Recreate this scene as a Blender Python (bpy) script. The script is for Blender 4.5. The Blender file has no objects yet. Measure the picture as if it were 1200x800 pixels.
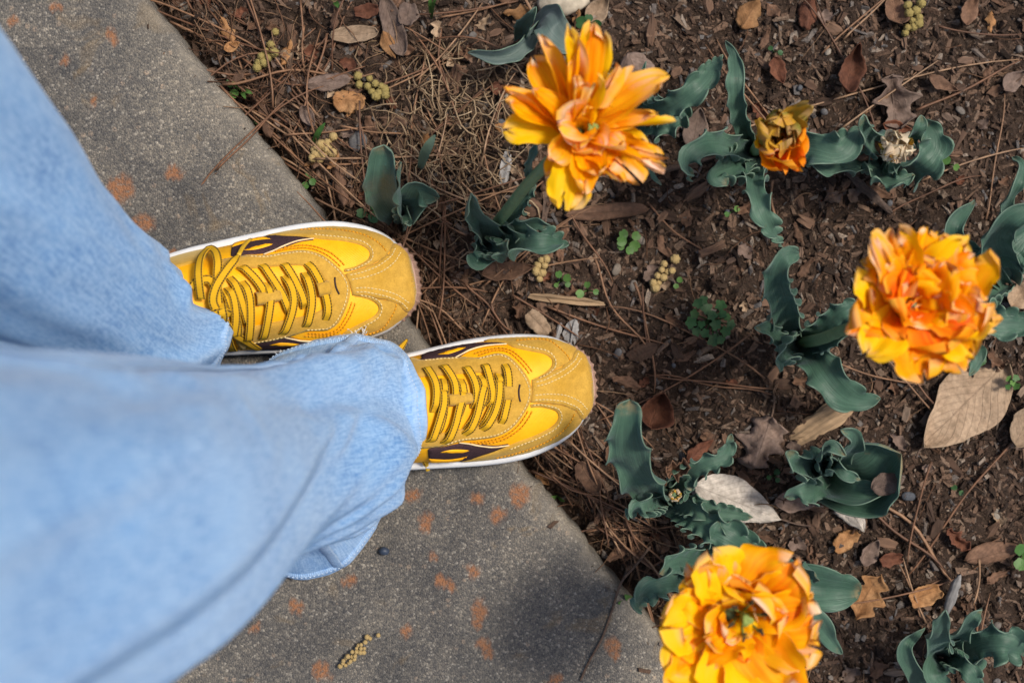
import bpy, bmesh, math, random
import numpy as np
from mathutils import Vector, Matrix
from mathutils.geometry import delaunay_2d_cdt

random.seed(7); RNG = np.random.default_rng(7)
SC = bpy.context.scene
COL = SC.collection
PI = math.pi

# ------------------------------------------------------------------ camera, sky, sun, exposure
H = 1.25                     # camera height above the soil
SPAN = 0.875                 # width of soil seen across the frame
cam_d = bpy.data.cameras.new('camera'); cam = bpy.data.objects.new('camera', cam_d); COL.objects.link(cam)
cam.location = (0, 0, H); cam.rotation_euler = (0, 0, 0)
cam_d.sensor_width = 36; cam_d.lens = 36 * H / SPAN
cam_d.clip_start = 0.01; cam_d.clip_end = 200
cam_d.dof.use_dof = True; cam_d.dof.focus_distance = 1.175; cam_d.dof.aperture_fstop = 4.3
SC.camera = cam

SUN_DIR = Vector((0.42, 0.16, 0.89)).normalized()
w = bpy.data.worlds.new('World'); SC.world = w; w.use_nodes = True
wn = w.node_tree; bg = wn.nodes['Background']
sky = wn.nodes.new('ShaderNodeTexSky'); sky.sky_type = 'NISHITA'; sky.sun_disc = False
sky.sun_elevation = math.asin(SUN_DIR.z); sky.sun_rotation = math.atan2(SUN_DIR.x, SUN_DIR.y)
sky.dust_density = 3.0; sky.air_density = 1.0; sky.ozone_density = 1.0
wn.links.new(sky.outputs[0], bg.inputs[0]); bg.inputs[1].default_value = 0.115
sun_d = bpy.data.lights.new('sun', 'SUN'); sun = bpy.data.objects.new('sun', sun_d); COL.objects.link(sun)
sun_d.energy = 3.0; sun_d.angle = math.radians(11); sun_d.color = (1.0, 0.93, 0.84)
sun.rotation_euler = SUN_DIR.to_track_quat('Z', 'Y').to_euler(); sun.location = (1, 0.4, 3)
SC.view_settings.view_transform = 'Standard'; SC.view_settings.look = 'None'
SC.view_settings.exposure = 0.34; SC.view_settings.gamma = 1.0
SC.cycles.use_denoising = True
SC.cycles.max_bounces = 8

def S(z): return SPAN / 1200 * (H - z) / H
def P(px, py, z):
    """a point of the place seen at pixel (px, py) of the photograph and standing z above the soil"""
    s = S(z); return np.array(((px - 600) * s, (400 - py) * s, z))

# ------------------------------------------------------------------ noise
_T = RNG.random((8, 256, 256))
def vn(x, y, k=0):
    x = np.asarray(x, float); y = np.asarray(y, float)
    xi = np.floor(x).astype(int); yi = np.floor(y).astype(int)
    fx = x - xi; fy = y - yi; fx = fx * fx * (3 - 2 * fx); fy = fy * fy * (3 - 2 * fy)
    t = _T[k % 8]; a = t[xi & 255, yi & 255]; b = t[(xi + 1) & 255, yi & 255]
    c = t[xi & 255, (yi + 1) & 255]; d = t[(xi + 1) & 255, (yi + 1) & 255]
    return (a * (1 - fx) + b * fx) * (1 - fy) + (c * (1 - fx) + d * fx) * fy - 0.5
def fbm(x, y, k=0, o=3):
    r = 0; a = 1
    for i in range(o):
        r = r + a * vn(x * 2 ** i + 17.3 * i, y * 2 ** i + 9.1 * i, k + i); a *= 0.5
    return r

# ------------------------------------------------------------------ objects
def tag(o, label=None, cat=None, group=None, kind=None):
    if label: o['label'] = label
    if cat: o['category'] = cat
    if group: o['group'] = group
    if kind: o['kind'] = kind
    return o
def thing(name, label, cat, loc=(0, 0, 0), group=None, rz=0):
    o = bpy.data.objects.new(name, None); COL.objects.link(o); o.location = loc; o.rotation_euler = (0, 0, rz)
    o.empty_display_size = 0.02
    return tag(o, label, cat, group)
def mesh(name, V, F, mats, smooth=True, uv=None, midx=None, attrs=None):
    me = bpy.data.meshes.new(name)
    V = np.asarray(V, float)
    me.from_pydata(V.tolist(), [], [tuple(int(i) for i in f) for f in F] if not isinstance(F, np.ndarray) else F.tolist())
    for m in (mats if isinstance(mats, (list, tuple)) else [mats]): me.materials.append(m)
    if smooth: me.polygons.foreach_set('use_smooth', np.ones(len(me.polygons), bool))
    if midx is not None: me.polygons.foreach_set('material_index', np.asarray(midx, np.int32))
    if uv is not None:
        l = me.uv_layers.new(name='UVMap'); vi = np.zeros(len(me.loops), np.int32); me.loops.foreach_get('vertex_index', vi)
        l.data.foreach_set('uv', np.asarray(uv, float)[vi].ravel())
    for k, v in (attrs or {}).items():
        a = me.attributes.new(k, 'FLOAT', 'POINT'); a.data.foreach_set('value', np.asarray(v, float))
    me.update(); return me
def link(name, me, parent=None, loc=None, rot=None):
    o = bpy.data.objects.new(name, me); COL.objects.link(o)
    if parent is not None: o.parent = parent
    if loc is not None: o.location = loc
    if rot is not None: o.rotation_euler = rot
    return o
def obj(name, V, F, mats, parent=None, **k): 
    V = np.asarray(V, float)
    if parent is not None and k.pop('world', True): 
        M = np.array(parent_world(parent).inverted()); V = V @ M[:3, :3].T + M[:3, 3]
    else: k.pop('world', None)
    return link(name, mesh(name, V, F, mats, **k), parent)
def parent_world(o):
    M = Matrix.LocRotScale(o.location, o.rotation_euler, o.scale)
    return parent_world(o.parent) @ M if o.parent else M
def gridf(n, m, closed=False):
    i, j = np.meshgrid(np.arange(n - 1), np.arange(m if closed else m - 1), indexing='ij'); i = i.ravel(); j = j.ravel(); j2 = (j + 1) % m
    return np.stack([i * m + j, i * m + j2, (i + 1) * m + j2, (i + 1) * m + j], 1)
def unit(v): return v / np.maximum(np.linalg.norm(v, axis=-1, keepdims=True), 1e-9)
def spline(pts, n):
    pts = np.asarray(pts, float)
    if len(pts) == 2: pts = np.array([pts[0], (pts[0] + pts[1]) / 2, pts[1]])
    q = np.vstack([2 * pts[0] - pts[1], pts, 2 * pts[-1] - pts[-2]])
    out = []; u = np.linspace(0, len(pts) - 1 - 1e-6, n)
    for s in u:
        k = int(s); t = s - k; a, b, c, d = q[k], q[k + 1], q[k + 2], q[k + 3]
        out.append(0.5 * (2 * b + (c - a) * t + (2 * a - 5 * b + 4 * c - d) * t * t + (3 * b - a - 3 * c + d) * t ** 3))
    return np.array(out)
def resample(p, n):
    p = np.asarray(p, float); d = np.r_[0, np.cumsum(np.linalg.norm(np.diff(p, axis=0), axis=1))]
    u = np.linspace(0, d[-1], n); return np.stack([np.interp(u, d, p[:, k]) for k in range(p.shape[1])], 1)
def tube(pts, r, sides=5, cap=True):
    pts = np.asarray(pts, float); n = len(pts); r = np.broadcast_to(np.asarray(r, float), (n,))
    T = unit(np.gradient(pts, axis=0)); up = np.tile([0.13, 0.07, 1.0], (n, 1)); A = unit(np.cross(T, up)); B = np.cross(A, T)
    a = np.arange(sides) / sides * 2 * PI
    V = pts[:, None] + r[:, None, None] * (A[:, None] * np.cos(a)[None, :, None] + B[:, None] * np.sin(a)[None, :, None])
    F = gridf(n, sides, True).tolist()
    if cap: F += [list(range(sides))[::-1], [(n - 1) * sides + k for k in range(sides)]]
    uv = np.stack([np.repeat(np.linspace(0, 1, n), sides), np.tile(a / 2 / PI, n)], 1)
    return V.reshape(-1, 3), F, uv

# ------------------------------------------------------------------ materials
class Mat:
    def __init__(s, name, rough=0.8, color=(0.5, 0.5, 0.5), spec=0.3):
        s.m = bpy.data.materials.new(name); s.m.use_nodes = True; s.nt = s.m.node_tree
        s.b = s.nt.nodes['Principled BSDF']; s.b.inputs['Roughness'].default_value = rough
        s.b.inputs['Specular IOR Level'].default_value = spec; s.b.inputs['Base Color'].default_value = (*color, 1)
    def n(s, t, **k):
        nd = s.nt.nodes.new('ShaderNode' + t)
        for a, v in k.items():
            if a[0] == 'i' and a[1:].isdigit(): s.set(nd.inputs[int(a[1:])], v)
            elif a.startswith('in_'): s.set(nd.inputs[a[3:]], v)
            else: setattr(nd, a, v)
        return nd
    def set(s, sock, v):
        if isinstance(v, bpy.types.NodeSocket): s.nt.links.new(v, sock)
        else: sock.default_value = (*v, 1) if isinstance(v, tuple) and len(v) == 3 and sock.type == 'RGBA' else v
    def obco(s): return s.n('TexCoord').outputs['Object']
    def uv(s):
        q = s.n('SeparateXYZ', i0=s.n('TexCoord').outputs['UV']); return q.outputs[0], q.outputs[1]
    def noise(s, scale, detail=4, co=None, rough=0.55, dist=0.0):
        return s.n('TexNoise', in_Vector=co if co is not None else s.obco(), in_Scale=scale, in_Detail=detail, in_Roughness=rough, in_Distortion=dist).outputs['Fac']
    def ramp(s, fac, stops, interp='LINEAR'):
        r = s.n('ValToRGB', i0=fac); e = r.color_ramp.elements; r.color_ramp.interpolation = interp
        while len(e) < len(stops): e.new(0.5)
        for k, (p, c) in enumerate(stops): e[k].position = p; e[k].color = (c, c, c, 1) if not isinstance(c, tuple) else (*c, 1)
        return r.outputs[0]
    def mix(s, f, a, b, mode='MIX'):
        m = s.n('Mix', data_type='RGBA', blend_type=mode); s.set(m.inputs[0], f); s.set(m.inputs[6], a); s.set(m.inputs[7], b); return m.outputs[2]
    def math(s, op, a, b=0.0, c=0.0): return s.n('Math', operation=op, i0=a, i1=b, i2=c).outputs[0]
    def mapco(s, scale, co=None): return s.n('Mapping', in_Vector=co if co is not None else s.obco(), in_Scale=scale).outputs[0]
    def color(s, v): s.set(s.b.inputs['Base Color'], v); return s
    def bump(s, h, strength=0.5, dist=0.002, norm=None):
        b = s.n('Bump', in_Height=h, in_Strength=strength, in_Distance=dist)
        if norm is not None: s.set(b.inputs['Normal'], norm)
        s.set(s.b.inputs['Normal'], b.outputs[0]); return b.outputs[0]
    def rand(s): return s.n('ObjectInfo').outputs['Random']
    def island(s): return s.n('NewGeometry').outputs['Random Per Island']
    def attr(s, nm): return s.n('Attribute', attribute_name=nm).outputs['Fac']
    def translucent(s, col, f):
        t = s.n('BsdfTranslucent', i0=col); mx = s.n('MixShader', i0=f, i1=s.b.outputs[0], i2=t.outputs[0])
        s.nt.links.new(mx.outputs[0], s.nt.nodes['Material Output'].inputs[0]); return s

MT = {}
def m_soil():
    s = Mat('soil', 0.95, spec=0.15)
    n1 = s.noise(14, 5); n2 = s.noise(160, 6, rough=0.7); n3 = s.noise(600, 3)
    c = s.ramp(n2, [(0.25, (0.016, 0.010, 0.007)), (0.5, (0.050, 0.032, 0.022)), (0.75, (0.125, 0.084, 0.060))])
    c = s.mix(s.ramp(n1, [(0.35, 0.0), (0.7, 0.8)]), c, s.mix(0.5, c, (0.10, 0.068, 0.05)))
    s.color(c); s.bump(s.math('ADD', s.math('MULTIPLY', n2, 2.0), n3), 1.0, 0.004); return s.m
def m_crumb():
    s = Mat('soil crumbs', 0.9, spec=0.2)
    c = s.ramp(s.island(), [(0.0, (0.022, 0.014, 0.010)), (0.25, (0.062, 0.039, 0.027)), (0.5, (0.122, 0.074, 0.049)), (0.72, (0.20, 0.124, 0.081)),
                            (0.86, (0.20, 0.142, 0.10)), (0.94, (0.125, 0.118, 0.115)), (1.0, (0.36, 0.28, 0.21))])
    n = s.noise(500, 4); c = s.mix(s.ramp(n, [(0.3, 0.55), (0.7, 0.0)]), c, (0.02, 0.013, 0.009))
    s.color(c); s.bump(n, 0.8, 0.002); return s.m
def m_concrete():
    s = Mat('concrete', 0.9, spec=0.25); co = s.obco()
    v1 = s.n('TexVoronoi', in_Vector=co, in_Scale=560.0); v2 = s.n('TexVoronoi', in_Vector=co, in_Scale=1200.0); v3 = s.n('TexVoronoi', in_Vector=co, in_Scale=150.0)
    g1 = s.n('SeparateColor', i0=v1.outputs['Color']).outputs[0]; g2 = s.n('SeparateColor', i0=v2.outputs['Color']).outputs[1]; g3 = s.n('SeparateColor', i0=v3.outputs['Color']).outputs[0]
    c1 = s.ramp(g1, [(0.0, (0.050, 0.050, 0.054)), (0.35, (0.098, 0.093, 0.088)), (0.62, (0.145, 0.130, 0.112)), (0.84, (0.215, 0.19, 0.155)), (0.94, (0.36, 0.32, 0.26)), (1.0, (0.62, 0.56, 0.47))])
    c2 = s.ramp(g2, [(0.0, (0.040, 0.042, 0.047)), (0.5, (0.115, 0.107, 0.096)), (0.9, (0.22, 0.192, 0.155)), (1.0, (0.42, 0.37, 0.30))])
    c = s.mix(0.22, s.mix(0.5, c1, c2), (0.122, 0.120, 0.117))
    peb = s.math('MULTIPLY', s.ramp(g3, [(0.90, 0.0), (0.93, 1.0)]), s.ramp(v3.outputs['Distance'], [(0.25, 1.0), (0.38, 0.0)]))
    c = s.mix(s.math('MULTIPLY', peb, 0.75), c, s.ramp(g2, [(0, (0.08, 0.08, 0.09)), (0.5, (0.27, 0.22, 0.17)), (1, (0.36, 0.27, 0.2))]))
    big = s.noise(9, 5, rough=0.62); mid = s.noise(38, 4)
    c = s.mix(1.0, c, s.ramp(big, [(0.26, (0.52, 0.54, 0.57)), (0.5, (0.87, 0.87, 0.86)), (0.74, (1.30, 1.26, 1.17))]), 'MULTIPLY')
    c = s.mix(1.0, c, s.ramp(mid, [(0.3, (0.78, 0.79, 0.81)), (0.7, (1.16, 1.13, 1.08))]), 'MULTIPLY')
    c = s.mix(s.math('MULTIPLY', s.attr('edge'), s.ramp(mid, [(0.3, 0.2), (0.65, 0.75)])), c, (0.25, 0.215, 0.165))
    yl = s.ramp(s.noise(24, 3, dist=1.0), [(0.62, 0.0), (0.72, 0.35)]); c = s.mix(yl, c, (0.20, 0.13, 0.055))
    fine = s.noise(330, 4)
    lm = s.math('MULTIPLY', s.attr('lichen'), s.ramp(fine, [(0.34, 0.25), (0.52, .9)]))
    c = s.mix(lm, c, s.mix(fine, (0.17, 0.065, 0.028), (0.33, 0.155, 0.072)))
    s.color(c)
    hgt = s.math('ADD', s.math('MULTIPLY', v1.outputs['Distance'], -1.2), s.math('ADD', s.noise(180, 5), s.math('MULTIPLY', peb, 0.5)))
    s.bump(hgt, 0.6, 0.0020); return s.m
def m_leaf(name, dark, light, margin=False):
    s = Mat(name, 0.47, spec=0.4); u, v = s.uv()
    st = s.n('TexNoise', in_Vector=s.n('CombineXYZ', i0=s.math('MULTIPLY', u, 2.0), i1=s.math('MULTIPLY', v, 34.0)).outputs[0], in_Scale=1.0, in_Detail=2.0).outputs['Fac']
    big = s.noise(22, 3)
    c = s.mix(s.ramp(big, [(0.3, 0.0), (0.7, 1.0)]), dark, light)
    c = s.mix(1.0, c, s.ramp(st, [(0.3, (0.70, 0.73, 0.74)), (0.7, (1.22, 1.20, 1.20))]), 'MULTIPLY')
    c = s.mix(s.math('MULTIPLY', s.ramp(s.noise(90, 4), [(0.68, 0.0), (0.74, 1.0)]), 0.5), c, (0.13, 0.12, 0.07))
    ed = s.ramp(s.math('ABSOLUTE', s.math('SUBTRACT', v, 0.5)), [(0.475, 0.0), (0.495, 1.0)])
    c = s.mix(s.math('MULTIPLY', ed, 0.36), c, (0.27, 0.34, 0.24))
    tip = s.math('MULTIPLY', s.ramp(u, [(0.93, 0.0), (1.0, 1.0)]), s.ramp(s.noise(120, 3), [(0.45, 0.0), (0.6, 0.8)]))
    c = s.mix(tip, c, (0.32, 0.22, 0.10))
    s.color(c); s.bump(s.math('ADD', st, s.math('MULTIPLY', s.noise(75, 3), 1.5)), 0.5, 0.0016); s.b.inputs['Sheen Weight'].default_value = 0.12; s.b.inputs['Sheen Tint'].default_value = (0.7, 0.85, 1.0, 1)
    return s.translucent((0.09, 0.20, 0.06), 0.15).m
def m_petal(name, base, flame, tipc, fl=(0.30, 0.75), tp=(0.80, 1.0), green=None):
    s = Mat(name, 0.55, spec=0.14); u, v = s.uv(); r = s.n('ObjectInfo').outputs['Random']
    va = s.math('ABSOLUTE', s.math('SUBTRACT', v, 0.5))
    st = s.n('TexNoise', in_Vector=s.n('CombineXYZ', i0=s.math('MULTIPLY', u, 1.4), i1=s.math('MULTIPLY', v, 15.0), i2=s.math('MULTIPLY', r, 40.0)).outputs[0], in_Scale=1.0, in_Detail=3.0).outputs['Fac']
    blot = s.n('TexNoise', in_Vector=s.n('CombineXYZ', i0=s.math('MULTIPLY', u, 2.3), i1=s.math('MULTIPLY', v, 2.6), i2=s.math('MULTIPLY', r, 90.0)).outputs[0], in_Scale=1.0, in_Detail=2.0).outputs['Fac']
    f = s.math('MULTIPLY', s.ramp(s.math('ADD', s.math('MULTIPLY', st, 0.55), s.math('MULTIPLY', blot, 0.75)), [(fl[0] + 0.22, 0.0), (fl[1] + 0.12, 1.0)]), s.ramp(va, [(0.2, 1.0), (0.5, 0.35)]))
    f = s.math('MULTIPLY', f, s.ramp(u, [(0.12, 0.15), (0.5, 1.0)]))
    c = s.mix(f, base, flame)
    if green: c = s.mix(s.ramp(s.math('ADD', s.math('MULTIPLY', blot, 1.0), s.math('MULTIPLY', va, -0.4)), [(0.32, 0.0), (0.48, 0.9)]), c, green)
    tip = s.math('MULTIPLY', s.ramp(s.math('ADD', u, s.math('MULTIPLY', va, 0.10)), [(tp[0], 0.0), (tp[1] + 0.06, 1.0)]), s.math('MULTIPLY', s.ramp(st, [(0.38, 0.1), (0.62, 1.0)]), s.ramp(blot, [(0.38, 0.15), (0.6, 1.0)])))
    c = s.mix(tip, c, tipc)
    c = s.mix(s.math('MULTIPLY', s.ramp(va, [(0.485, 0.0), (0.5, 1.0)]), s.ramp(blot, [(0.5, 0.0), (0.65, 0.5)])), c, (0.85, 0.60, 0.32))
    s.color(c); s.bump(st, 0.4, 0.0015)
    return s.translucent(s.mix(0.5, c, base), 0.34).m
def m_dead(name, a, b, vein=0.5):
    s = Mat(name, 0.75, spec=0.25); u, v = s.uv(); n = s.noise(60, 5); f = s.noise(260, 4); r = s.rand()
    c = s.mix(s.ramp(n, [(0.3, 0.0), (0.7, 1.0)]), a, b)
    va = s.math('ABSOLUTE', s.math('SUBTRACT', v, 0.5))
    w_ = s.math('SINE', s.math('MULTIPLY', s.math('SUBTRACT', u, s.math('MULTIPLY', va, 0.75)), 62.0))
    ve = s.math('MAXIMUM', s.ramp(va, [(0.0, 1.0), (0.022, 0.0)]), s.ramp(w_, [(0.86, 0.0), (0.99, 0.55)]))
    c = s.mix(s.math('MULTIPLY', ve, vein), c, s.mix(0.6, b, (0.05, 0.03, 0.02)))
    c = s.mix(1.0, c, s.ramp(f, [(0.3, (0.7, 0.69, 0.67)), (0.65, (1.12, 1.1, 1.08))]), 'MULTIPLY')
    c = s.mix(s.ramp(s.noise(140, 3), [(0.68, 0.0), (0.76, 0.5)]), c, (0.05, 0.035, 0.026))
    hs = s.n('HueSaturation', in_Value=s.math('ADD', s.math('MULTIPLY', r, 0.5), 0.75), in_Color=c); s.color(hs.outputs[0])
    s.bump(s.math('ADD', ve, f), 0.5, 0.0015); return s.m
def m_needle():
    s = Mat('pine needle', 0.55, spec=0.35); r = s.rand()
    c = s.ramp(r, [(0.0, (0.10, 0.045, 0.023)), (0.4, (0.19, 0.09, 0.045)), (0.75, (0.27, 0.145, 0.075)), (1.0, (0.36, 0.225, 0.13))])
    u, v = s.uv(); c = s.mix(s.ramp(u, [(0.0, 0.65), (0.07, 0.0)]), c, (0.05, 0.03, 0.02)); c = s.mix(s.ramp(s.noise(130, 3), [(0.4, 0.45), (0.65, 0.0)]), c, (0.05, 0.026, 0.014))
    return s.color(c).m
def m_isl(name, stops, rough=0.8, nscale=300, dk=0.4):
    s = Mat(name, rough, spec=0.25); c = s.ramp(s.island(), stops); n = s.noise(nscale, 4)
    c = s.mix(s.ramp(n, [(0.35, dk), (0.65, 0.0)]), c, (0.03, 0.02, 0.014)); s.color(c); s.bump(n, 0.5, 0.0015); return s.m
def m_rnd(name, stops, rough=0.8, nscale=200, dk=0.5, streak=None):
    s = Mat(name, rough, spec=0.25); c = s.ramp(s.rand(), stops)
    n = s.noise(nscale, 5, co=s.mapco(streak) if streak else None)
    c = s.mix(1.0, c, s.ramp(n, [(0.3, (1 - dk,) * 3), (0.68, (1.15, 1.13, 1.1))]), 'MULTIPLY'); s.color(c); s.bump(n, 0.6, 0.0015); return s.m
def m_suede():
    s = Mat('mustard suede', 0.92, spec=0.12); n = s.noise(45, 4); f = s.noise(900, 3); k = s.noise(210, 4)
    c = s.mix(s.ramp(n, [(0.3, 0.0), (0.7, 1.0)]), (0.455, 0.25, 0.030), (0.53, 0.31, 0.052))
    c = s.mix(1.0, c, s.ramp(s.math('ADD', s.math('MULTIPLY', f, 0.5), s.math('MULTIPLY', k, 0.5)), [(0.35, (0.80, 0.79, 0.77)), (0.65, (1.12, 1.12, 1.14))]), 'MULTIPLY'); s.color(c)
    s.b.inputs['Sheen Weight'].default_value = 0.25; s.b.inputs['Sheen Tint'].default_value = (1.0, 0.85, 0.5, 1); s.bump(s.math('ADD', f, k), 0.35, 0.0008); return s.m
def m_nylon():
    s = Mat('yellow nylon', 0.5, spec=0.3); n = s.noise(60, 4); wv = s.n('TexWave', in_Vector=s.obco(), in_Scale=420.0); wv.bands_direction = 'DIAGONAL'
    c = s.mix(s.ramp(n, [(0.3, 0.0), (0.7, 1.0)]), (0.86, 0.37, 0.001), (0.94, 0.45, 0.003)); s.color(c)
    s.bump(s.math('ADD', s.math('MULTIPLY', wv.outputs['Fac'], 0.15), s.noise(85, 3)), 0.35, 0.0025); return s.m
def m_lace():
    s = Mat('lace', 0.8, spec=0.2); u, v = s.uv(); va = s.math('ABSOLUTE', s.math('SUBTRACT', v, 0.5))
    rib = s.math('SINE', s.math('MULTIPLY', s.math('ADD', s.math('MULTIPLY', u, 1.0), s.math('MULTIPLY', s.math('PINGPONG', v, 0.125), 0.006)), 3600.0))
    weave = s.math('MULTIPLY', rib, s.math('SINE', s.math('MULTIPLY', v, 40.0)))
    c = s.mix(s.ramp(weave, [(0.2, 0.0), (0.9, 1.0)]), (0.66, 0.355, 0.008), (0.74, 0.44, 0.030))
    dash = s.ramp(s.math('SINE', s.math('MULTIPLY', u, 2800.0)), [(0.12, 0.0), (0.3, 1.0)])
    band = s.math('MULTIPLY', s.ramp(va, [(0.27, 0.0), (0.29, 1.0)]), s.ramp(va, [(0.43, 1.0), (0.445, 0.0)]))
    c = s.mix(s.math('MULTIPLY', band, s.math('ADD', s.math('MULTIPLY', dash, 0.35), 0.65)), c, (0.014, 0.010, 0.012)); s.color(c)
    s.bump(weave, 0.5, 0.0006); return s.m
def m_denim():
    s = Mat('light blue denim', 0.85, spec=0.15); u, v = s.uv(); co = s.obco()
    tw = s.math('SINE', s.math('MULTIPLY', s.math('ADD', s.math('MULTIPLY', u, 1.0), s.math('MULTIPLY', v, 0.8)), 4200.0))
    n = s.noise(16, 4); f = s.noise(330, 4, rough=0.7); sl = s.n('TexNoise', in_Vector=s.n('CombineXYZ', i0=s.math('MULTIPLY', u, 700.0), i1=s.math('MULTIPLY', v, 60.0)).outputs[0], in_Scale=1.0, in_Detail=3.0).outputs['Fac']
    c = s.mix(s.ramp(n, [(0.3, 0.0), (0.7, 1.0)]), (0.080, 0.225, 0.49), (0.155, 0.35, 0.65))
    c = s.mix(s.ramp(s.math('ADD', s.math('MULTIPLY', f, 0.5), s.math('MULTIPLY', sl, 0.5)), [(0.42, 0.0), (0.58, 0.85)]), c, (0.36, 0.55, 0.77))
    c = s.mix(s.ramp(s.noise(7, 3, dist=.6), [(0.42, 0.0), (0.66, 0.32)]), c, (0.41, 0.60, 0.81)); c = s.mix(s.ramp(tw, [(0.0, 0.30), (0.9, 0.0)]), c, (0.08, 0.20, 0.42))
    c = s.mix(s.math('MULTIPLY', s.attr('wear'), 0.7), c, (0.48, 0.58, 0.69)); s.color(c)
    s.bump(s.math('ADD', tw, s.math('MULTIPLY', f, 2.0)), 0.4, 0.0007); s.b.inputs['Sheen Weight'].default_value = 0.15; return s.m
def m_plain(name, col, rough=0.7, spec=0.3, ns=150, dk=0.2):
    s = Mat(name, rough, spec=spec); n = s.noise(ns, 4); s.color(s.mix(1.0, col, s.ramp(n, [(0.3, (1 - dk,) * 3), (0.7, (1 + dk / 2,) * 3)]), 'MULTIPLY')); s.bump(n, 0.25, 0.001); return s.m

MT['soil'] = m_soil(); MT['crumb'] = m_crumb(); MT['concrete'] = m_concrete()
MT['leaf'] = m_leaf('tulip leaf', (0.036, 0.090, 0.055), (0.090, 0.168, 0.112))
MT['leafgrey'] = m_leaf('grey green leaf', (0.085, 0.13, 0.11), (0.15, 0.19, 0.17))
MT['margin'] = m_plain('leaf margin', (0.12, 0.18, 0.13), 0.6)
MT['stem'] = m_plain('tulip stem', (0.13, 0.215, 0.105), 0.5)
Y, O_, TP = (0.95, 0.48, 0.001), (0.90, 0.225, 0.001), (0.92, 0.70, 0.45)
MT['petal'] = m_petal('yellow orange petal', Y, O_, TP, (0.27, 0.66), (0.95, 1.10))
MT['petal_pale'] = m_petal('pale tipped petal', (0.95, 0.50, 0.006), (0.86, 0.22, 0.006), (0.92, 0.70, 0.55), (0.28, 0.72), (0.66, 0.98))
MT['petal_red'] = m_petal('orange red petal', (0.94, 0.40, 0.002), (0.84, 0.12, 0.002), (0.92, 0.50, 0.05), (0.16, 0.52), (0.92, 1.08))
MT['petal_yellow'] = m_petal('clear yellow petal', (0.96, 0.56, 0.003), (0.90, 0.36, 0.002), (0.82, 0.55, 0.25), (0.45, 0.85), (0.88, 1.06))
MT['petal_green'] = m_petal('green streaked petal', (0.60, 0.33, 0.03), (0.70, 0.15, 0.02), (0.62, 0.38, 0.16), (0.4, 0.8), (0.85, 1.05), green=(0.19, 0.21, 0.04))
MT['petal_dry'] = m_petal('dried cream petal', (0.76, 0.66, 0.46), (0.60, 0.42, 0.27), (0.68, 0.54, 0.40), (0.3, 0.7), (0.5, 1.0))
MT['pistil'] = m_plain('pistil green', (0.20, 0.25, 0.05), 0.6)
MT['anther'] = m_plain('anther', (0.05, 0.03, 0.01), 0.8)
MT['d_tan'] = m_dead('tan dead leaf', (0.26, 0.18, 0.115), (0.33, 0.24, 0.16))
MT['d_silver'] = m_dead('silver dead leaf', (0.31, 0.275, 0.235), (0.42, 0.38, 0.33), 0.35)
MT['d_brown'] = m_dead('brown dead leaf', (0.10, 0.055, 0.034), (0.17, 0.095, 0.058))
MT['d_mauve'] = m_dead('greyish brown dead leaf', (0.13, 0.088, 0.070), (0.20, 0.145, 0.115))
MT['d_orange'] = m_dead('orange brown dead leaf', (0.25, 0.115, 0.042), (0.34, 0.19, 0.085))
MT['d_red'] = m_dead('dark red dead leaf', (0.095, 0.035, 0.02), (0.15, 0.06, 0.032))
MT['needle'] = m_needle()
MT['litter'] = m_isl('needle litter', [(0.0, (0.06, 0.028, 0.015)), (0.5, (0.14, 0.068, 0.035)), (1.0, (0.26, 0.16, 0.09))])
MT['thatch'] = m_isl('dry grass', [(0.0, (0.10, 0.058, 0.032)), (0.5, (0.21, 0.135, 0.075)), (1.0, (0.42, 0.31, 0.19))], dk=0.3)
MT['chip'] = m_rnd('bark chip', [(0.0, (0.05, 0.03, 0.02)), (0.4, (0.10, 0.058, 0.038)), (0.7, (0.17, 0.10, 0.064)), (0.93, (0.15, 0.11, 0.085)), (1.0, (0.29, 0.20, 0.135))], 0.85, 160, 0.55, (0.25, 1.5, 1.5))
MT['wood'] = m_rnd('weathered wood', [(0.0, (0.24, 0.155, 0.085)), (1.0, (0.34, 0.235, 0.14))], 0.85, 260, 0.6, (0.12, 1.0, 1.0))
MT['greywood'] = m_rnd('grey wood', [(0.0, (0.22, 0.215, 0.21)), (1.0, (0.30, 0.29, 0.28))], 0.85, 220, 0.55, (0.2, 1.0, 1.0))
MT['twig'] = m_rnd('dark twig', [(0.0, (0.075, 0.055, 0.045)), (1.0, (0.15, 0.095, 0.065))], 0.85, 300, 0.5)
MT['stone'] = m_rnd('stone', [(0.0, (0.07, 0.08, 0.095)), (0.45, (0.11, 0.11, 0.115)), (0.8, (0.17, 0.14, 0.11)), (1.0, (0.30, 0.26, 0.21))], 0.75, 260, 0.35)
MT['palestone'] = m_plain('pale stone', (0.42, 0.36, 0.27), 0.9, ns=90, dk=0.5)
MT['cat_green'] = m_plain('catkin green', (0.29, 0.225, 0.075), 0.9, ns=700, dk=0.6)
MT['cat_tan'] = m_plain('catkin tan', (0.40, 0.285, 0.12), 0.9, ns=700, dk=0.5)
MT['weed'] = m_rnd('weed green', [(0.0, (0.040, 0.105, 0.022)), (1.0, (0.085, 0.17, 0.038))], 0.5, 120, 0.25)
MT['weeddark'] = m_rnd('weed dark', [(0.0, (0.022, 0.068, 0.020)), (1.0, (0.04, 0.095, 0.03))], 0.5, 120, 0.25)
MT['suede'] = m_suede(); MT['nylon'] = m_nylon(); MT['lace'] = m_lace(); MT['denim'] = m_denim()
MT['white'] = m_plain('white midsole', (0.66, 0.655, 0.64), 0.6, ns=60, dk=0.12); MT['gum'] = m_plain('gum rubber', (0.42, 0.26, 0.19), 0.6, dk=0.15)
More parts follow.
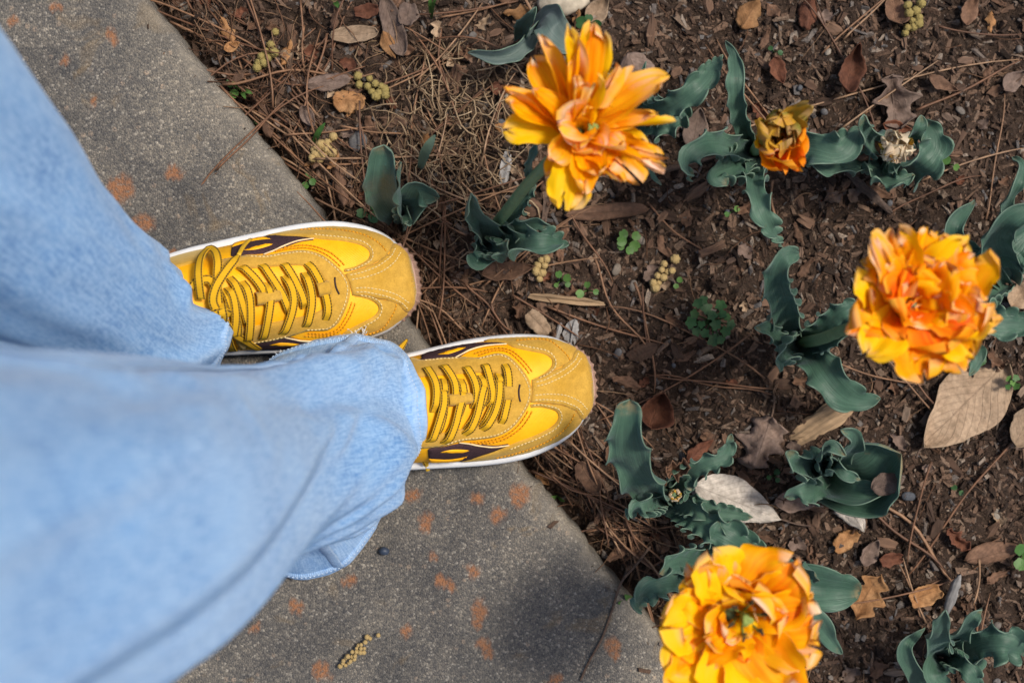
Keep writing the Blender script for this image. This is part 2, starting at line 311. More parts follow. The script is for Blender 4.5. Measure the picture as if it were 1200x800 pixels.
MT['purple'] = m_plain('plum suede', (0.060, 0.032, 0.036), 0.9, spec=0.15, ns=900, dk=0.5); MT['piping'] = m_plain('white piping', (0.76, 0.58, 0.33), 0.6)
MT['st_cream'] = m_plain('cream thread', (0.70, 0.53, 0.23), 0.7); MT['st_orange'] = m_plain('orange thread', (0.70, 0.30, 0.006), 0.7); MT['st_dark'] = m_plain('dark thread', (0.03, 0.016, 0.016), 0.8)
MT['tag'] = m_plain('aglet', (0.62, 0.36, 0.02), 0.4); MT['thread'] = m_plain('white thread', (0.70, 0.70, 0.70), 0.8); MT['bluethread'] = m_plain('blue stitching', (0.46, 0.55, 0.66), 0.8)
MT['skin'] = m_plain('skin', (0.55, 0.36, 0.27), 0.6); MT['berry'] = m_plain('blue black berry', (0.035, 0.048, 0.075), 0.45)

# ------------------------------------------------------------------ setting: soil bed, pavement, ground
SLAB = 0.022
E0 = P(175, 0, SLAB)[:2]; E1 = P(752, 715, SLAB)[:2]
ED = (E1 - E0) / np.linalg.norm(E1 - E0); EN = np.array((-ED[1], ED[0]));
if EN[0] < 0: EN = -EN
def edge_d(x, y): return (x - E0[0]) * EN[0] + (y - E0[1]) * EN[1]      # >0 on the soil side
def soil_z(x, y):
    d = edge_d(x, y)
    z = 0.011 * fbm(x * 9 + 3, y * 9, 0, 2) + 0.010 * fbm(x * 34, y * 34 + 5, 2, 3) + 0.006 * fbm(x * 130, y * 130, 4, 2) - 0.002
    z = z - 0.016 * np.exp(-(d / 0.010) ** 2) - 0.004 * np.exp(-(d / 0.04) ** 2)
    z = np.where(d < -0.012, -0.03, z)
    f = np.clip(np.minimum(np.minimum(1.05 - x, x + 0.75), np.minimum(0.8 - y, y + 0.8)) / 0.1, 0, 1)
    return z * f - 0.028 * (1 - f)
xs = np.arange(-0.75, 1.05, 0.0032); ys = np.arange(-0.8, 0.8, 0.0032)
X, Yg = np.meshgrid(xs, ys, indexing='ij'); X = X + RNG.normal(0, .0004, X.shape); Yg = Yg + RNG.normal(0, .0004, X.shape)
Z = soil_z(X, Yg); F = gridf(len(xs), len(ys)); dd = edge_d(X, Yg).ravel(); F = F[(dd[F].max(1) > -0.02)]
use = np.unique(F); remap = np.zeros(X.size, int); remap[use] = np.arange(len(use))
so = link('soil_bed', mesh('soil_bed', np.stack([X.ravel(), Yg.ravel(), Z.ravel()], 1)[use], remap[F], MT['soil']))
tag(so, 'dark brown crumbly garden soil of the flower bed', kind='structure')
g = link('ground', mesh('ground', [(-60, -60, -.05), (60, -60, -.05), (60, 60, -.05), (-60, 60, -.05)], [(0, 1, 2, 3)], MT['soil'])); tag(g, 'bare soil around the flower bed', kind='structure')

lich = [(142,220,17),(167,262,13),(205,203,10),(200,300,9),(65,10,7),(15,25,6),(133,43,9),(485,579,9),(498,606,9),(499,618,8),(560,583,8),(582,602,9),(610,578,11),(606,586,8),(553,671,9),(518,682,8),(527,686,8),
        (562,716,12),(560,728,8),(568,754,9),(572,766,9),(473,740,8),(720,758,10),(722,770,6),(650,797,9),(508,650,5),(411,681,6),(403,684,4),(298,735,8),(347,711,8),(377,788,12),(470,548,6),(132,232,8),(75,70,7),(110,120,6)]
LX = np.array([P(a, b, SLAB)[:2] for a, b, r in lich]); LR = np.array([r * S(SLAB) for a, b, r in lich])
dv = np.r_[np.array([0.0, -.0006, -.0022, -.0045, -.0075, -.011]), np.arange(-.014, -.9, -.0032), np.array([-1.5, -3, -6, -12])]
av = np.r_[np.array([-12, -6, -3, -1.5]), np.arange(-0.62, 1.62, .0032), np.array([2.5, 4, 7, 13])]
prof = {0: -.014, 1: -.0085, 2: -.0042, 3: -.0018, 4: -.0006}
D, A = np.meshgrid(dv, av, indexing='ij')
wob = 0.0030 * fbm(A * 26, A * 0 + 2.2, 1, 4) + .0024 * fbm(A * 130, A * 0 + 5.2, 3, 3)
Dw = D + wob * np.exp(D / 0.02) + .0
ZZ = np.zeros_like(D); 
for k, v in prof.items(): ZZ[k] = v
ZZ = ZZ + SLAB + np.where(D > -.02, 0.0012 * fbm(A * 90, D * 90 + 3, 3, 2), 0.0006 * fbm(A * 60, D * 60, 5, 2))
px_ = E0[0] + ED[0] * A + EN[0] * Dw; py_ = E0[1] + ED[1] * A + EN[1] * Dw
wrp = .0045 * fbm(px_ * 130, py_ * 130, 2, 3); wrq = .0045 * fbm(px_ * 130 + 50, py_ * 130, 4, 3)
lm = np.zeros_like(px_)
for (lx, ly), r in zip(LX, LR): lm = np.maximum(lm, np.clip((r * 1.05 - np.hypot(px_ + wrp * 1.3 - lx, py_ + wrq * 1.3 - ly)) / (0.35 * r), 0, 1))
top = np.stack([px_.ravel(), py_.ravel(), ZZ.ravel()], 1); n = len(av)
side = np.stack([px_[0], py_[0], np.full(n, -.10)], 1)
V = np.vstack([side, top]); F = gridf(len(dv) + 1, n)
edge = np.r_[np.ones(n), np.exp(np.minimum(D, 0) / 0.014).ravel()]
sl = link('pavement', mesh('pavement', V, F, MT['concrete'], attrs={'lichen': np.r_[np.zeros(n), lm.ravel()], 'edge': edge}))
tag(sl, 'speckled grey concrete pavement with orange lichen spots and a rounded edge', kind='structure')

# ------------------------------------------------------------------ loose soil, needle litter, thatch (nobody could count them)
def surf_z(x, y):
    return np.where(edge_d(x, y) > 0, soil_z(x, y), SLAB)
def crumbs(N, box, s0, s1, name, label, mat, flat=0.45, elong=1.8, seed=1):
    r = np.random.default_rng(seed); x = r.uniform(box[0], box[1], N * 2); y = r.uniform(box[2], box[3], N * 2); d = edge_d(x, y)
    k = ((d > 0.003) | ((d < -.004) & (r.random(N * 2) < .05 * np.exp(d / .010)))) & (r.random(N * 2) < np.where((np.abs(x) < .5) & (np.abs(y) < .38), 1, .35)); x = x[k][:N]; y = y[k][:N]; n = len(x)
    sz = s0 * (s1 / s0) ** (r.random(n) ** 1.6)
    base = np.array([(-1, -1, -1), (1, -1, -1), (1, 1, -1), (-1, 1, -1), (-1, -1, 1), (1, -1, 1), (1, 1, 1), (-1, 1, 1)], float)
    V = base[None] * (1 + r.normal(0, .28, (n, 8, 3))); V[:, 4:, :2] *= r.uniform(.45, .95, (n, 1, 1))
    V *= (sz[:, None] * np.stack([r.uniform(.7, elong, n), r.uniform(.4, .9, n), r.uniform(.2, flat * 2, n)], 1) / 2)[:, None, :]
    az = r.uniform(0, 2 * PI, n); tx = r.normal(0, .4, n); ty = r.normal(0, .4, n)
    def rot(ax, a):
        c, s_ = np.cos(a), np.sin(a); M = np.zeros((n, 3, 3)); i, j = [(1, 2), (0, 2), (0, 1)][ax]; M[:, ax, ax] = 1; M[:, i, i] = c; M[:, j, j] = c; M[:, i, j] = -s_; M[:, j, i] = s_; return M
    R = rot(2, az) @ rot(0, tx) @ rot(1, ty); V = np.einsum('nij,nkj->nki', R, V)
    V += np.stack([x, y, surf_z(x, y) + sz * .12], 1)[:, None]
    f = np.array([(0, 3, 2, 1), (4, 5, 6, 7), (0, 1, 5, 4), (1, 2, 6, 5), (2, 3, 7, 6), (3, 0, 4, 7)])
    o = link(name, mesh(name, V.reshape(-1, 3), (f[None] + 8 * np.arange(n)[:, None, None]).reshape(-1, 4), mat, smooth=False)); tag(o, label, kind='stuff'); return o
BOX = (-.62, .95, -.72, .72)
crumbs(135000, BOX, .0008, .0062, 'soil_crumbs', 'loose brown soil crumbs and bark fragments', MT['crumb'], elong=3.0, seed=3)
def strands(N, name, label, mat, where, L, R, bend, seed, zoff=.004, zvar=.006, sides=3, seg=5):
    r = np.random.default_rng(seed); Vs = []; Fs = []; k = 0
    for _ in range(N):
        x, y, a = where(r); l = r.uniform(*L); b = r.normal(0, bend); u = np.linspace(-.5, .5, seg)
        ang = a + b * u + r.normal(0, bend * .4) * np.sin(u * 6); st = l / (seg - 1)
        qx = x + np.cumsum(np.cos(ang)) * st; qy = y + np.cumsum(np.sin(ang)) * st; qx -= qx.mean() - x; qy -= qy.mean() - y
        z = surf_z(qx, qy); z = np.convolve(np.r_[z[0], z, z[-1]], [.25, .5, .25], 'valid') + zoff + r.uniform(0, zvar) + r.normal(0, zvar * .6) * u
        V, F, _uv = tube(np.stack([qx, qy, z], 1), r.uniform(*R) * np.array([1, 1.05, 1, .9, .5])[:seg], sides); Vs.append(V); Fs += [[i + k for i in f] for f in F]; k += len(V)
    o = link(name, mesh(name, np.vstack(Vs), Fs, mat)); tag(o, label, kind='stuff'); return o
EA = math.atan2(ED[1], ED[0])
def w_litter(r):
    while 1:
        if r.random() < .45:
            a = r.uniform(-.1, 1.2); d = abs(r.normal(0, .035)) + .008; q = E0 + ED * a + EN * d; x, y = q; an = EA + r.normal(0, .7)
        else:
            x, y = r.uniform(-.5, .85), r.uniform(-.6, .6); an = r.uniform(0, 2 * PI)
            if r.random() > np.exp(-edge_d(x, y) / .25) + .12: continue
        if edge_d(x, y) > .006: return x, y, an
strands(1500, 'needle_litter', 'fine broken pine needles and rootlets strewn over the soil', MT['litter'], w_litter, (.010, .045), (.0003, .0007), .55, 5)
def w_thatch(r):
    q = P(np.clip(r.normal(528, 46), 430, 620), np.clip(r.normal(165, 60), 60, 300), 0); return q[0], q[1], r.normal(1.75, .9)
strands(330, 'dry_grass', 'matted tuft of pale dry grass beside the open yellow tulip', MT['thatch'], w_thatch, (.012, .045), (.0004, .0009), .9, 6, .004, .010)

# ------------------------------------------------------------------ sneakers
SL = 0.285                                     # shoe length
def phi_of(x): return np.arccos(np.clip(1 - 2 * np.asarray(x, float) / SL, -1, 1))
RIGHT = dict(tip=P(695, 451, SLAB + .034)[:2], a=math.radians(7.2), m=1, zx=420, zy=370)
LEFT = dict(tip=P(485, 321, SLAB + .034)[:2], a=math.radians(8.4), m=-1, zx=180, zy=220)
def to_local(sh, X_, Y_):
    c, s = math.cos(sh['a']), math.sin(sh['a']); dx = X_ - sh['tip'][0]; dy = Y_ - sh['tip'][1]
    return SL + dx * c + dy * s, sh['m'] * (-dx * s + dy * c)
def zpx(sh, p): return sh['zx'] + p[0] / 4, sh['zy'] + p[1] / 4
def zl(p, z=.034):
    q = P(*zpx(RIGHT, p), SLAB + z); return to_local(RIGHT, q[0], q[1])
med = [(500,131),(600,116),(700,106),(800,103),(900,108),(975,136),(1022,160),(1060,195),(1088,245)]
lat = [(1095,400),(1075,450),(1048,482),(1010,528),(950,572),(900,597),(800,634),(700,657),(600,670),(500,677)]
mp = [(0, 0), (.003, .011), (.012, .022), (.03, .031), (.07, .034), (.105, .038)] + [q for q in (zl(p) for p in med) if q[0] > .13] + [(SL, 0)]
lp = [(0, 0), (.003, -.011), (.012, -.022), (.03, -.032), (.07, -.037), (.105, -.043)] + [q for q in (zl(p) for p in lat[::-1]) if q[0] > .13] + [(SL, 0)]
mp = np.array(sorted(mp)); lp = np.array(sorted(lp))
_ph = np.linspace(0, PI, 400)
def _sm(tab):
    y = np.interp(_ph, phi_of(tab[:, 0]), tab[:, 1]); k = np.hanning(31); k /= k.sum(); return np.convolve(np.r_[-y[15:0:-1], y, -y[-2:-17:-1]], k, 'valid')
_my, _ly = _sm(mp), _sm(lp)
def med_y(x): return np.interp(phi_of(x), _ph, _my)
def lat_y(x): return np.interp(phi_of(x), _ph, _ly)
_zt = np.array([(0, .05), (.004, .078), (.02, .092), (.05, .097), (.09, .110), (.13, .102), (.16, .089), (.19, .075), (.215, .065), (.235, .059), (.255, .053), (.268, .0475), (.277, .0425), (.282, .038), (SL, .033)])
_ztv = spline(np.stack([_zt[:, 0], _zt[:, 1]], 1), 300)
def ztop(x): return np.interp(x, _ztv[:, 0], _ztv[:, 1])
def zedge(x): return .029 + .003 * np.clip((x - .2) / .08, 0, 1)
def S3(x, tau):
    """right shoe surface: x along, tau in -pi/2..pi/2 across"""
    x = np.asarray(x, float); t = np.sin(tau); m_, l_ = med_y(x), lat_y(x); c, w_ = (m_ + l_) / 2, (m_ - l_) / 2
    ze = zedge(x); zt = np.maximum(ztop(x), ze + .001)
    return np.stack([x, c + w_ * t, ze + (zt - ze) * np.clip(1 - np.abs(t) ** 2.5, 0, 1) ** .62], -1)
def SN(x, tau):
    e = 1e-3; x = np.clip(x, e, SL - e); tau = np.clip(tau, -PI / 2 + .02, PI / 2 - .02)
    return unit(np.cross(S3(x + e, tau) - S3(x - e, tau), S3(x, tau + e) - S3(x, tau - e)))
def pix_param(sh, p, off=0.0, it=18):
    px, py = zpx(sh, p); z = .07
    for _ in range(it):
        q = P(px, py, SLAB + z); x, y = to_local(sh, q[0], q[1]); x = min(max(x, .002), SL - .001)
        m_, l_ = med_y(x), lat_y(x); t = np.clip((y - (m_ + l_) / 2) / max((m_ - l_) / 2, 1e-4), -.992, .992)
        z = .5 * z + .5 * (S3(x, math.asin(t))[2] + off)
    return np.array((x, math.asin(t)))
TK = .05                                       # tau scale so that the parameter plane is roughly metric
def inside(pt, poly):
    x, y = pt; r = False; j = len(poly) - 1
    for i in range(len(poly)):
        if (poly[i][1] > y) != (poly[j][1] > y) and x < (poly[j][0] - poly[i][0]) * (y - poly[i][1]) / (poly[j][1] - poly[i][1]) + poly[i][0]: r = not r
        j = i
    return r
def patch(par, th):
    """closed outline in parameter space -> raised panel with a rolled edge"""
    q = np.stack([par[:, 0], par[:, 1] * TK], 1); q = np.vstack([q, q[:1]])
    L_ = np.linalg.norm(np.diff(q, axis=0), axis=1).sum(); nb = max(12, int(L_ / .0018)); b = resample(q, nb + 1)[:-1]
    lo, hi = b.min(0), b.max(0); g = .0024; pts = []
    for i, gx in enumerate(np.arange(lo[0], hi[0], g)):
        for gy in np.arange(lo[1] + (i % 2) * g / 2, hi[1], g):
            if inside((gx, gy), b) and np.min(np.hypot(b[:, 0] - gx, b[:, 1] - gy)) > .0013: pts.append((gx, gy))
    allp = [Vector(p) for p in b] + [Vector(p) for p in pts]
    vo, eo, fo, ov, oe, of = delaunay_2d_cdt(allp, [(i, (i + 1) % nb) for i in range(nb)], [], 1, 1e-7)
    vo = np.array([tuple(v) for v in vo]); isb = np.array([any(k < nb for k in o) for o in ov])
    fo = [f for f in fo if inside(tuple(np.mean(vo[list(f)], axis=0)), b)]
    x, ta = vo[:, 0], vo[:, 1] / TK; B, Nn = S3(x, ta), SN(x, ta)
    V = B + Nn * np.where(isb, th * .62, th)[:, None]
    em = {}
    for f in fo:
        for a, c in zip(f, list(f[1:]) + [f[0]]): em[(a, c)] = 1
    be = [(a, c) for a, c in em if (c, a) not in em]; idx = {}; sk = []
    for a, c in be:
        for k in (a, c):
            if k not in idx: idx[k] = len(V) + len(sk); sk.append(B[k] - Nn[k] * .0025)
    F = [list(f) for f in fo] + [[c, a, idx[a], idx[c]] for a, c in be]
    return np.vstack([V, np.array(sk)]) if sk else V, F
def ribbon(C, Nn, wid, thk, k=16):
    """flat woven band along C with surface normals Nn; uv = (metres along, 0..1 across)"""
    T = unit(np.gradient(C, axis=0)); Sd = unit(np.cross(Nn, T)); Nn = np.cross(T, Sd); a = np.arange(k) / k * 2 * PI; ca, sa = np.cos(a), np.sin(a)
    ex = np.sign(ca) * np.abs(ca) ** .8; ey = np.sign(sa) * np.abs(sa) ** .45
    wid = np.broadcast_to(np.asarray(wid, float), (len(C),))
    V = C[:, None] + Sd[:, None] * (wid[:, None] / 2 * ex[None])[..., None] + Nn[:, None] * (thk / 2 * ey)[None, :, None]
    d = np.r_[0, np.cumsum(np.linalg.norm(np.diff(C, axis=0), axis=1))]
    uv = np.stack([np.repeat(d, k), np.tile(ex / 2 + .5, len(C))], 1)
    F = gridf(len(C), k, True).tolist() + [list(range(k))[::-1], [(len(C) - 1) * k + i for i in range(k)]]
    return V.reshape(-1, 3), F, uv
R_PANEL = {
 'eyestay': [(235,205),(290,212),(345,208),(400,202),(470,199),(560,201),(620,187),(660,181),(710,198),(760,245),(795,295),(812,350),(802,405),(772,460),(722,520),(650,560),(560,575),(480,582),(400,604),(330,612),(260,612),
             (262,572),(330,570),(400,545),(500,525),(600,505),(655,480),(690,440),(704,400),(708,360),(702,325),(685,290),(640,270),(560,268),(450,275),(340,282),(240,285)],
 'toe_cap': [(812,300),(870,282),(950,243),(1000,207),(1024,160),(1062,195),(1090,245),(1103,310),(1098,400),(1077,450),(1048,484),(1020,442),(960,416),(880,406),(806,409),(814,350)],
 'mudguard': [(590,108),(690,104),(800,101),(900,106),(975,134),(1020,158),(998,205),(950,238),(870,278),(818,294),(850,282),(886,258),(907,232),(905,204),(870,180),(800,165),(730,150),(690,132),(600,122)],
 'mudguard_lat': [(806,414),(880,411),(960,421),(1016,446),(1044,486),(1010,531),(950,576),(900,599),(800,637),(700,660),(600,673),(470,680),(560,657),(640,632),(705,606),(760,584),(850,549),(912,512),(937,475),(922,443),(862,427),(806,428)],
 'stripe_med': [(225,212),(295,204),(300,184),(380,160),(480,140),(560,130),(690,131),(600,142),(525,163),(468,196),(420,196),(340,206),(290,210)],
 'stripe_lat': [(325,626),(400,613),(470,598),(560,600),(640,607),(704,600),(640,630),(560,656),(480,679),(330,672)],
 'flame_med': [(372,188),(435,166),(505,153),(470,170),(420,186)],
 'flame_lat': [(382,634),(440,620),(515,623),(498,633),(440,637)],
 'flame_low': [(330,664),(420,666),(500,654),(508,650),(470,672),(420,677),(330,678)],
 'lace_loop': [(668,328),(712,328),(713,402),(668,400)],
 'tongue_tab': [(408,378),(515,359),(522,402),(412,434)],
}
def closed(pts, n=None):
    pts = np.asarray(pts, float); q = np.vstack([pts[-2:], pts, pts[:2]]); s_ = spline(q, (len(q) - 1) * 6 + 1); return s_[12:-13 + 1][:len(pts) * 6]
SEAMS = [  # (line, thread, raise)
 ([(560,211),(620,197),(660,192),(702,208),(750,254),(782,300),(799,350),(790,402),(762,454),(714,511),(646,549),(560,563),(480,571),(400,594)], 'st_cream', .0026),
 ([(470,209),(400,212),(345,218),(300,222)], 'st_cream', .0026),
 ([(826,312),(880,296),(955,256),(1008,214),(1028,180)], 'st_cream', .0024), ([(830,330),(890,314),(960,280),(1012,240),(1040,205)], 'st_cream', .0024),
 ([(820,394),(885,392),(962,402),(1022,428),(1052,462)], 'st_cream', .0024), ([(822,372),(900,366),(980,376),(1035,402),(1066,432)], 'st_cream', .0024),
 ([(842,294),(890,270),(920,238),(916,200),(880,170),(800,154),(732,139)], 'st_cream', .0022), ([(812,418),(862,416),(932,434),(949,476),(922,520),(856,558),(764,594),(706,617)], 'st_cream', .0022),
 ([(735,127),(800,120),(880,122),(930,150),(975,192),(988,215)], 'st_orange', .0024), ([(640,655),(740,632),(840,598),(930,550),(985,495),(1008,450)], 'st_orange', .0024),
 ([(560,190),(640,166),(700,172),(745,205),(785,250),(806,282)], 'st_orange', .0012), ([(540,182),(640,156),(706,162),(757,196),(800,243),(820,276)], 'st_orange', .0012),
 ([(520,590),(600,583),(680,562),(742,518),(782,466),(800,432)], 'st_orange', .0012), ([(560,596),(640,588),(700,566),(760,524),(798,474),(818,434)], 'st_orange', .0012),
]
R_LACES = [  # (line in the close view, order)
 ([(684,226),(692,280),(692,335),(688,405),(678,455),(662,512)], 1),
 ([(352,565),(385,470),(400,380),(396,300)], 0), ([(412,562),(462,460),(482,380),(480,300)], 0), ([(500,535),(560,430),(582,350),(575,285)], 0), ([(575,520),(630,420),(655,340),(655,268)], 0),
 ([(580,232),(608,290),(618,360),(606,425)], 1), ([(494,236),(528,300),(542,370),(540,430)], 1), ([(388,238),(428,300),(446,350),(448,400)], 1), ([(312,242),(344,305),(356,370),(352,450)], 1),
 ([(324,592),(360,500),(384,410),(392,345)], 2), ([(384,594),(440,500),(468,415),(478,345)], 2), ([(484,556),(540,460),(570,370),(578,325)], 2), ([(570,536),(622,450),(648,360),(656,300)], 2)]
L_LACES = [
 ([(705,345),(745,395),(775,440),(798,495),(808,560),(795,630)], 1),
 ([(600,352),(640,410),(680,500),(705,560)], 1), ([(500,362),(545,425),(595,510),(640,590)], 1), ([(400,372),(455,425),(505,490),(545,560)], 1), ([(352,425),(390,500),(420,570),(440,640)], 1), ([(330,480),(360,560),(380,620),(390,690)], 1),
 ([(708,655),(728,560),(722,470),(705,395)], 2), ([(595,686),(635,580),(640,490),(612,410)], 2), ([(498,712),(528,600),(535,520),(515,445)], 2), ([(436,710),(446,620),(436,530),(410,440)], 2), ([(368,690),(374,610),(362,530),(345,470)], 2)]
def build_shoe(sh, label, laces):
    t = thing('sneaker', label, 'sneaker', (*(sh['tip'] - SL * np.array((math.cos(sh['a']), math.sin(sh['a'])))), SLAB + .001), 'yellow sneakers worn by the person', sh['a'])
    m_ = sh['m']
    def part(name, V, F, mat, parent=t, **k):
        V = np.array(V, float); V[:, 1] *= m_
        if m_ < 0: F = [list(f)[::-1] for f in F]
        return obj(name, V, F, mat, parent, world=False, **k)
    ph = np.linspace(.02, PI - .012, 150); ta = np.linspace(-PI / 2, PI / 2, 61); x = SL * (1 - np.cos(ph)) / 2
    XX, TT = np.meshgrid(x, ta, indexing='ij'); G = S3(XX, TT)
    sk0 = G[:, :1].copy(); sk0[..., 2] = .012; sk1 = G[:, -1:].copy(); sk1[..., 2] = .012
    part('upper', np.concatenate([sk0, G, sk1], 1).reshape(-1, 3), gridf(150, 63).tolist(), MT['nylon'])
    # sole rings
    f = np.linspace(.0, PI, 160); xx = SL * (1 - np.cos(f)) / 2; ol = np.vstack([np.stack([xx, lat_y(xx)], 1), np.stack([xx[::-1], med_y(xx[::-1])], 1)[1:-1]]); ol = resample(np.vstack([ol, ol[:1]]), 321)[:-1]
    tg = unit(np.roll(ol, -2, 0) - np.roll(ol, 2, 0)); nm = np.stack([tg[:, 1], -tg[:, 0]], 1); no = len(ol)
    isl = (nm[:, 1] < 0); off = np.where(isl, .0056, .0030) * np.clip((SL - .006 - ol[:, 0]) / .05, 0, 1) ** .6; off = np.convolve(np.r_[off[-8:], off, off[:8]], np.hanning(17) / np.hanning(17).sum(), 'valid')
    def rings(lst, toe=None):
        R_ = [np.c_[ol + nm * (off * k + d)[:, None], np.full(no, z) if np.isscalar(z) else z] for k, d, z in lst]; V = np.vstack(R_); F = gridf(len(R_), no, True).tolist(); F += [list(range(no))[::-1], [(len(R_) - 1) * no + i for i in range(no)]]; return V, F
    zx_ = lambda z: z + .004 * np.clip((ol[:, 0] - .235) / .05, 0, 1) ** 2
    V, F = rings([(.5, -.006, zx_(.006)), (1, -.002, zx_(.006)), (1, .0, zx_(.010)), (1, -.0012, zx_(.0155)), (1, .0004, zx_(.018)), (1, .0006, zx_(.024)), (1, .0, zx_(.0285)), (.86, -.0006, zx_(.0308)), (.45, -.001, zx_(.0316)), (.0, -.004, zx_(.0312))])
    part('midsole', V, F, MT['white'])
    tooth = .0014 * (np.arange(no) % 4 < 2)
    V, F = rings([(.3, -.008, zx_(.0)), (.6, -.002 + tooth, zx_(.0)), (.7, -.001 + tooth, zx_(.0035)), (1, -.001, zx_(.0072)), (.3, -.008, zx_(.0072))]); part('outsole', V, F, MT['gum'], smooth=False)
    k = np.where(ol[:, 0] > SL - .030)[0]; k = k[np.argsort(np.arctan2(ol[k, 1], ol[k, 0] - SL + .08))]; nb = len(k); fade = np.sin(np.linspace(0, PI, nb)) ** .5
    tth = .0016 * (np.arange(nb) % 3 == 0); R_ = []
    for d, z in [(-.006, .004), (.0008, .004), (.0026, .010), (.0034, .018), (.0030, .026), (.0012, .033), (-.004, .036)]: R_.append(np.c_[ol[k] + nm[k] * (d * fade + (tth if d > .002 else 0) - .0015 * (1 - fade))[:, None], z * np.ones(nb)])
    part('toe_bumper', np.vstack(R_), gridf(len(R_), nb).tolist(), MT['gum'], smooth=False)
    par = {n: np.array([pix_param(RIGHT, p, .001) for p in (pts if n in ('lace_loop', 'tongue_tab', 'toe_cap', 'mudguard', 'mudguard_lat', 'eyestay') else pts)]) for n, pts in R_PANEL.items()}
    spec = {'eyestay': ('suede', .0024, 'eyestay'), 'toe_cap': ('suede', .0022, 'toe_cap'), 'mudguard': ('suede', .0019, 'mudguard'), 'mudguard_lat': ('suede', .0019, 'mudguard'),
            'stripe_med': ('purple', .0013, 'side_stripe'), 'stripe_lat': ('purple', .0013, 'side_stripe'), 'flame_med': ('nylon', .0022, 'stripe_inlay'), 'flame_lat': ('nylon', .0022, 'stripe_inlay'), 'flame_low': ('nylon', .0022, 'stripe_inlay')}
    made = {}
    for n, (mt, th, nm_) in spec.items():
        q = closed(par[n]) if n not in ('toe_cap',) else resample(np.vstack([par[n], par[n][:1]]), 120)[:-1]
        V, F = patch(q, th); made[n] = part(nm_, V, F, MT[mt], made.get('stripe_' + n[6:].replace('low', 'lat'), t) if n.startswith('flame') else t)
    # quarter and collar at the heel, under the trouser hem
    for sg in (1, -1):
        q = np.array([(.004, sg * .9), (.05, sg * .62), (.10, sg * .66), (.128, sg * .78), (.128, sg * 1.44), (.06, sg * 1.44), (.004, sg * 1.44)]); q = resample(np.vstack([q, q[:1]]), 90)[:-1]
        if sg < 0: q = q[::-1]
        V, F = patch(q, .0016); part('heel_panel', V, F, MT['suede'])
    for line in ([(455,202),(490,183),(530,164),(600,146),(695,138)], [(470,588),(520,594),(560,602),(630,609),(705,600)]):
        q = spline(np.array([pix_param(RIGHT, p, .001) for p in line]), 40); C = S3(q[:, 0], q[:, 1]); N_ = SN(q[:, 0], q[:, 1]); V, F, uv = ribbon(C + N_ * .0014, N_, .0012 * np.sin(np.linspace(.3, PI - .15, 40)) ** .5, .0013, 6); part('piping', V, F, MT['piping'])
    for line, th, rz in SEAMS:
        q = spline(np.array([pix_param(RIGHT, p, .001) for p in line]), 200); C = S3(q[:, 0], q[:, 1]); d = np.r_[0, np.cumsum(np.linalg.norm(np.diff(C, axis=0), axis=1))]; Vs = []; Fs = []
        for s_ in np.arange(.0008, d[-1] - .002, .0030):
            u = np.interp([s_, s_ + .0011, s_ + .0022], d, np.arange(200)); a, b = np.interp(u, np.arange(200), q[:, 0]), np.interp(u, np.arange(200), q[:, 1])
            V, F, uv = ribbon(S3(a, b) + SN(a, b) * np.array([rz - .0006, rz + .0002, rz - .0006])[:, None], SN(a, b), .0010, .0009, 5); k0 = sum(len(v) for v in Vs); Vs.append(V); Fs += [[i + k0 for i in f] for f in F]
        if Vs: tag(part('stitching', np.vstack(Vs), Fs, MT[th]), kind='stuff')
    q = np.array([pix_param(RIGHT, p) for p in [(753,322),(748,350),(749,378),(755,402)]]); q = spline(q, 14); V, F, uv = ribbon(S3(q[:, 0], q[:, 1]) + SN(q[:, 0], q[:, 1]) * .0024, SN(q[:, 0], q[:, 1]), .0016, .0010, 6); part('toe_slot', V, F, MT['st_dark'])
    for line, o_ in laces:
        q = np.array([pix_param(sh, p, .003) for p in line]); q = spline(q, 44); u = np.linspace(0, 1, 44); pr = np.clip(np.minimum(u, 1 - u) / .16, 0, 1); pr = pr * pr * (3 - 2 * pr)
        of = .0010 + pr * (.0034 + .0013 * o_); C = S3(q[:, 0], q[:, 1]) + SN(q[:, 0], q[:, 1]) * of[:, None]
        C = C + .0006 * np.stack([np.sin(u * 7 + line[0][0]), np.cos(u * 5 + line[0][1]), 0 * u], 1); N_ = SN(q[:, 0], q[:, 1]); V, F, uv = ribbon(C, N_, .0070, .0014); part('lace', V, F, MT['lace'], uv=uv)
    for nme, th in (('lace_loop', .0078), ('tongue_tab', .0072)):
        src = R_PANEL[nme] if sh is RIGHT else ([(750,450),(812,432),(822,500),(765,510)] if nme == 'lace_loop' else [(465,492),(575,475),(592,532),(470,546)])
        a, b, c, d = [pix_param(sh, p, .006) for p in src]; u = np.linspace(0, 1, 12); P0 = np.array([a + (d - a) * s_ for s_ in u]); P1 = np.array([b + (c - b) * s_ for s_ in u]); Cp = (P0 + P1) / 2
        lift = th * np.clip(np.minimum(u, 1 - u) / .22, 0, 1) ** .5; C = S3(Cp[:, 0], Cp[:, 1]) + SN(Cp[:, 0], Cp[:, 1]) * lift[:, None]; wd = np.linalg.norm(S3(P0[:, 0], P0[:, 1]) - S3(P1[:, 0], P1[:, 1]), axis=1)
        V, F, uv = ribbon(C, SN(Cp[:, 0], Cp[:, 1]), wd, .0016); part(nme, V, F, MT['suede'])
    return t, part
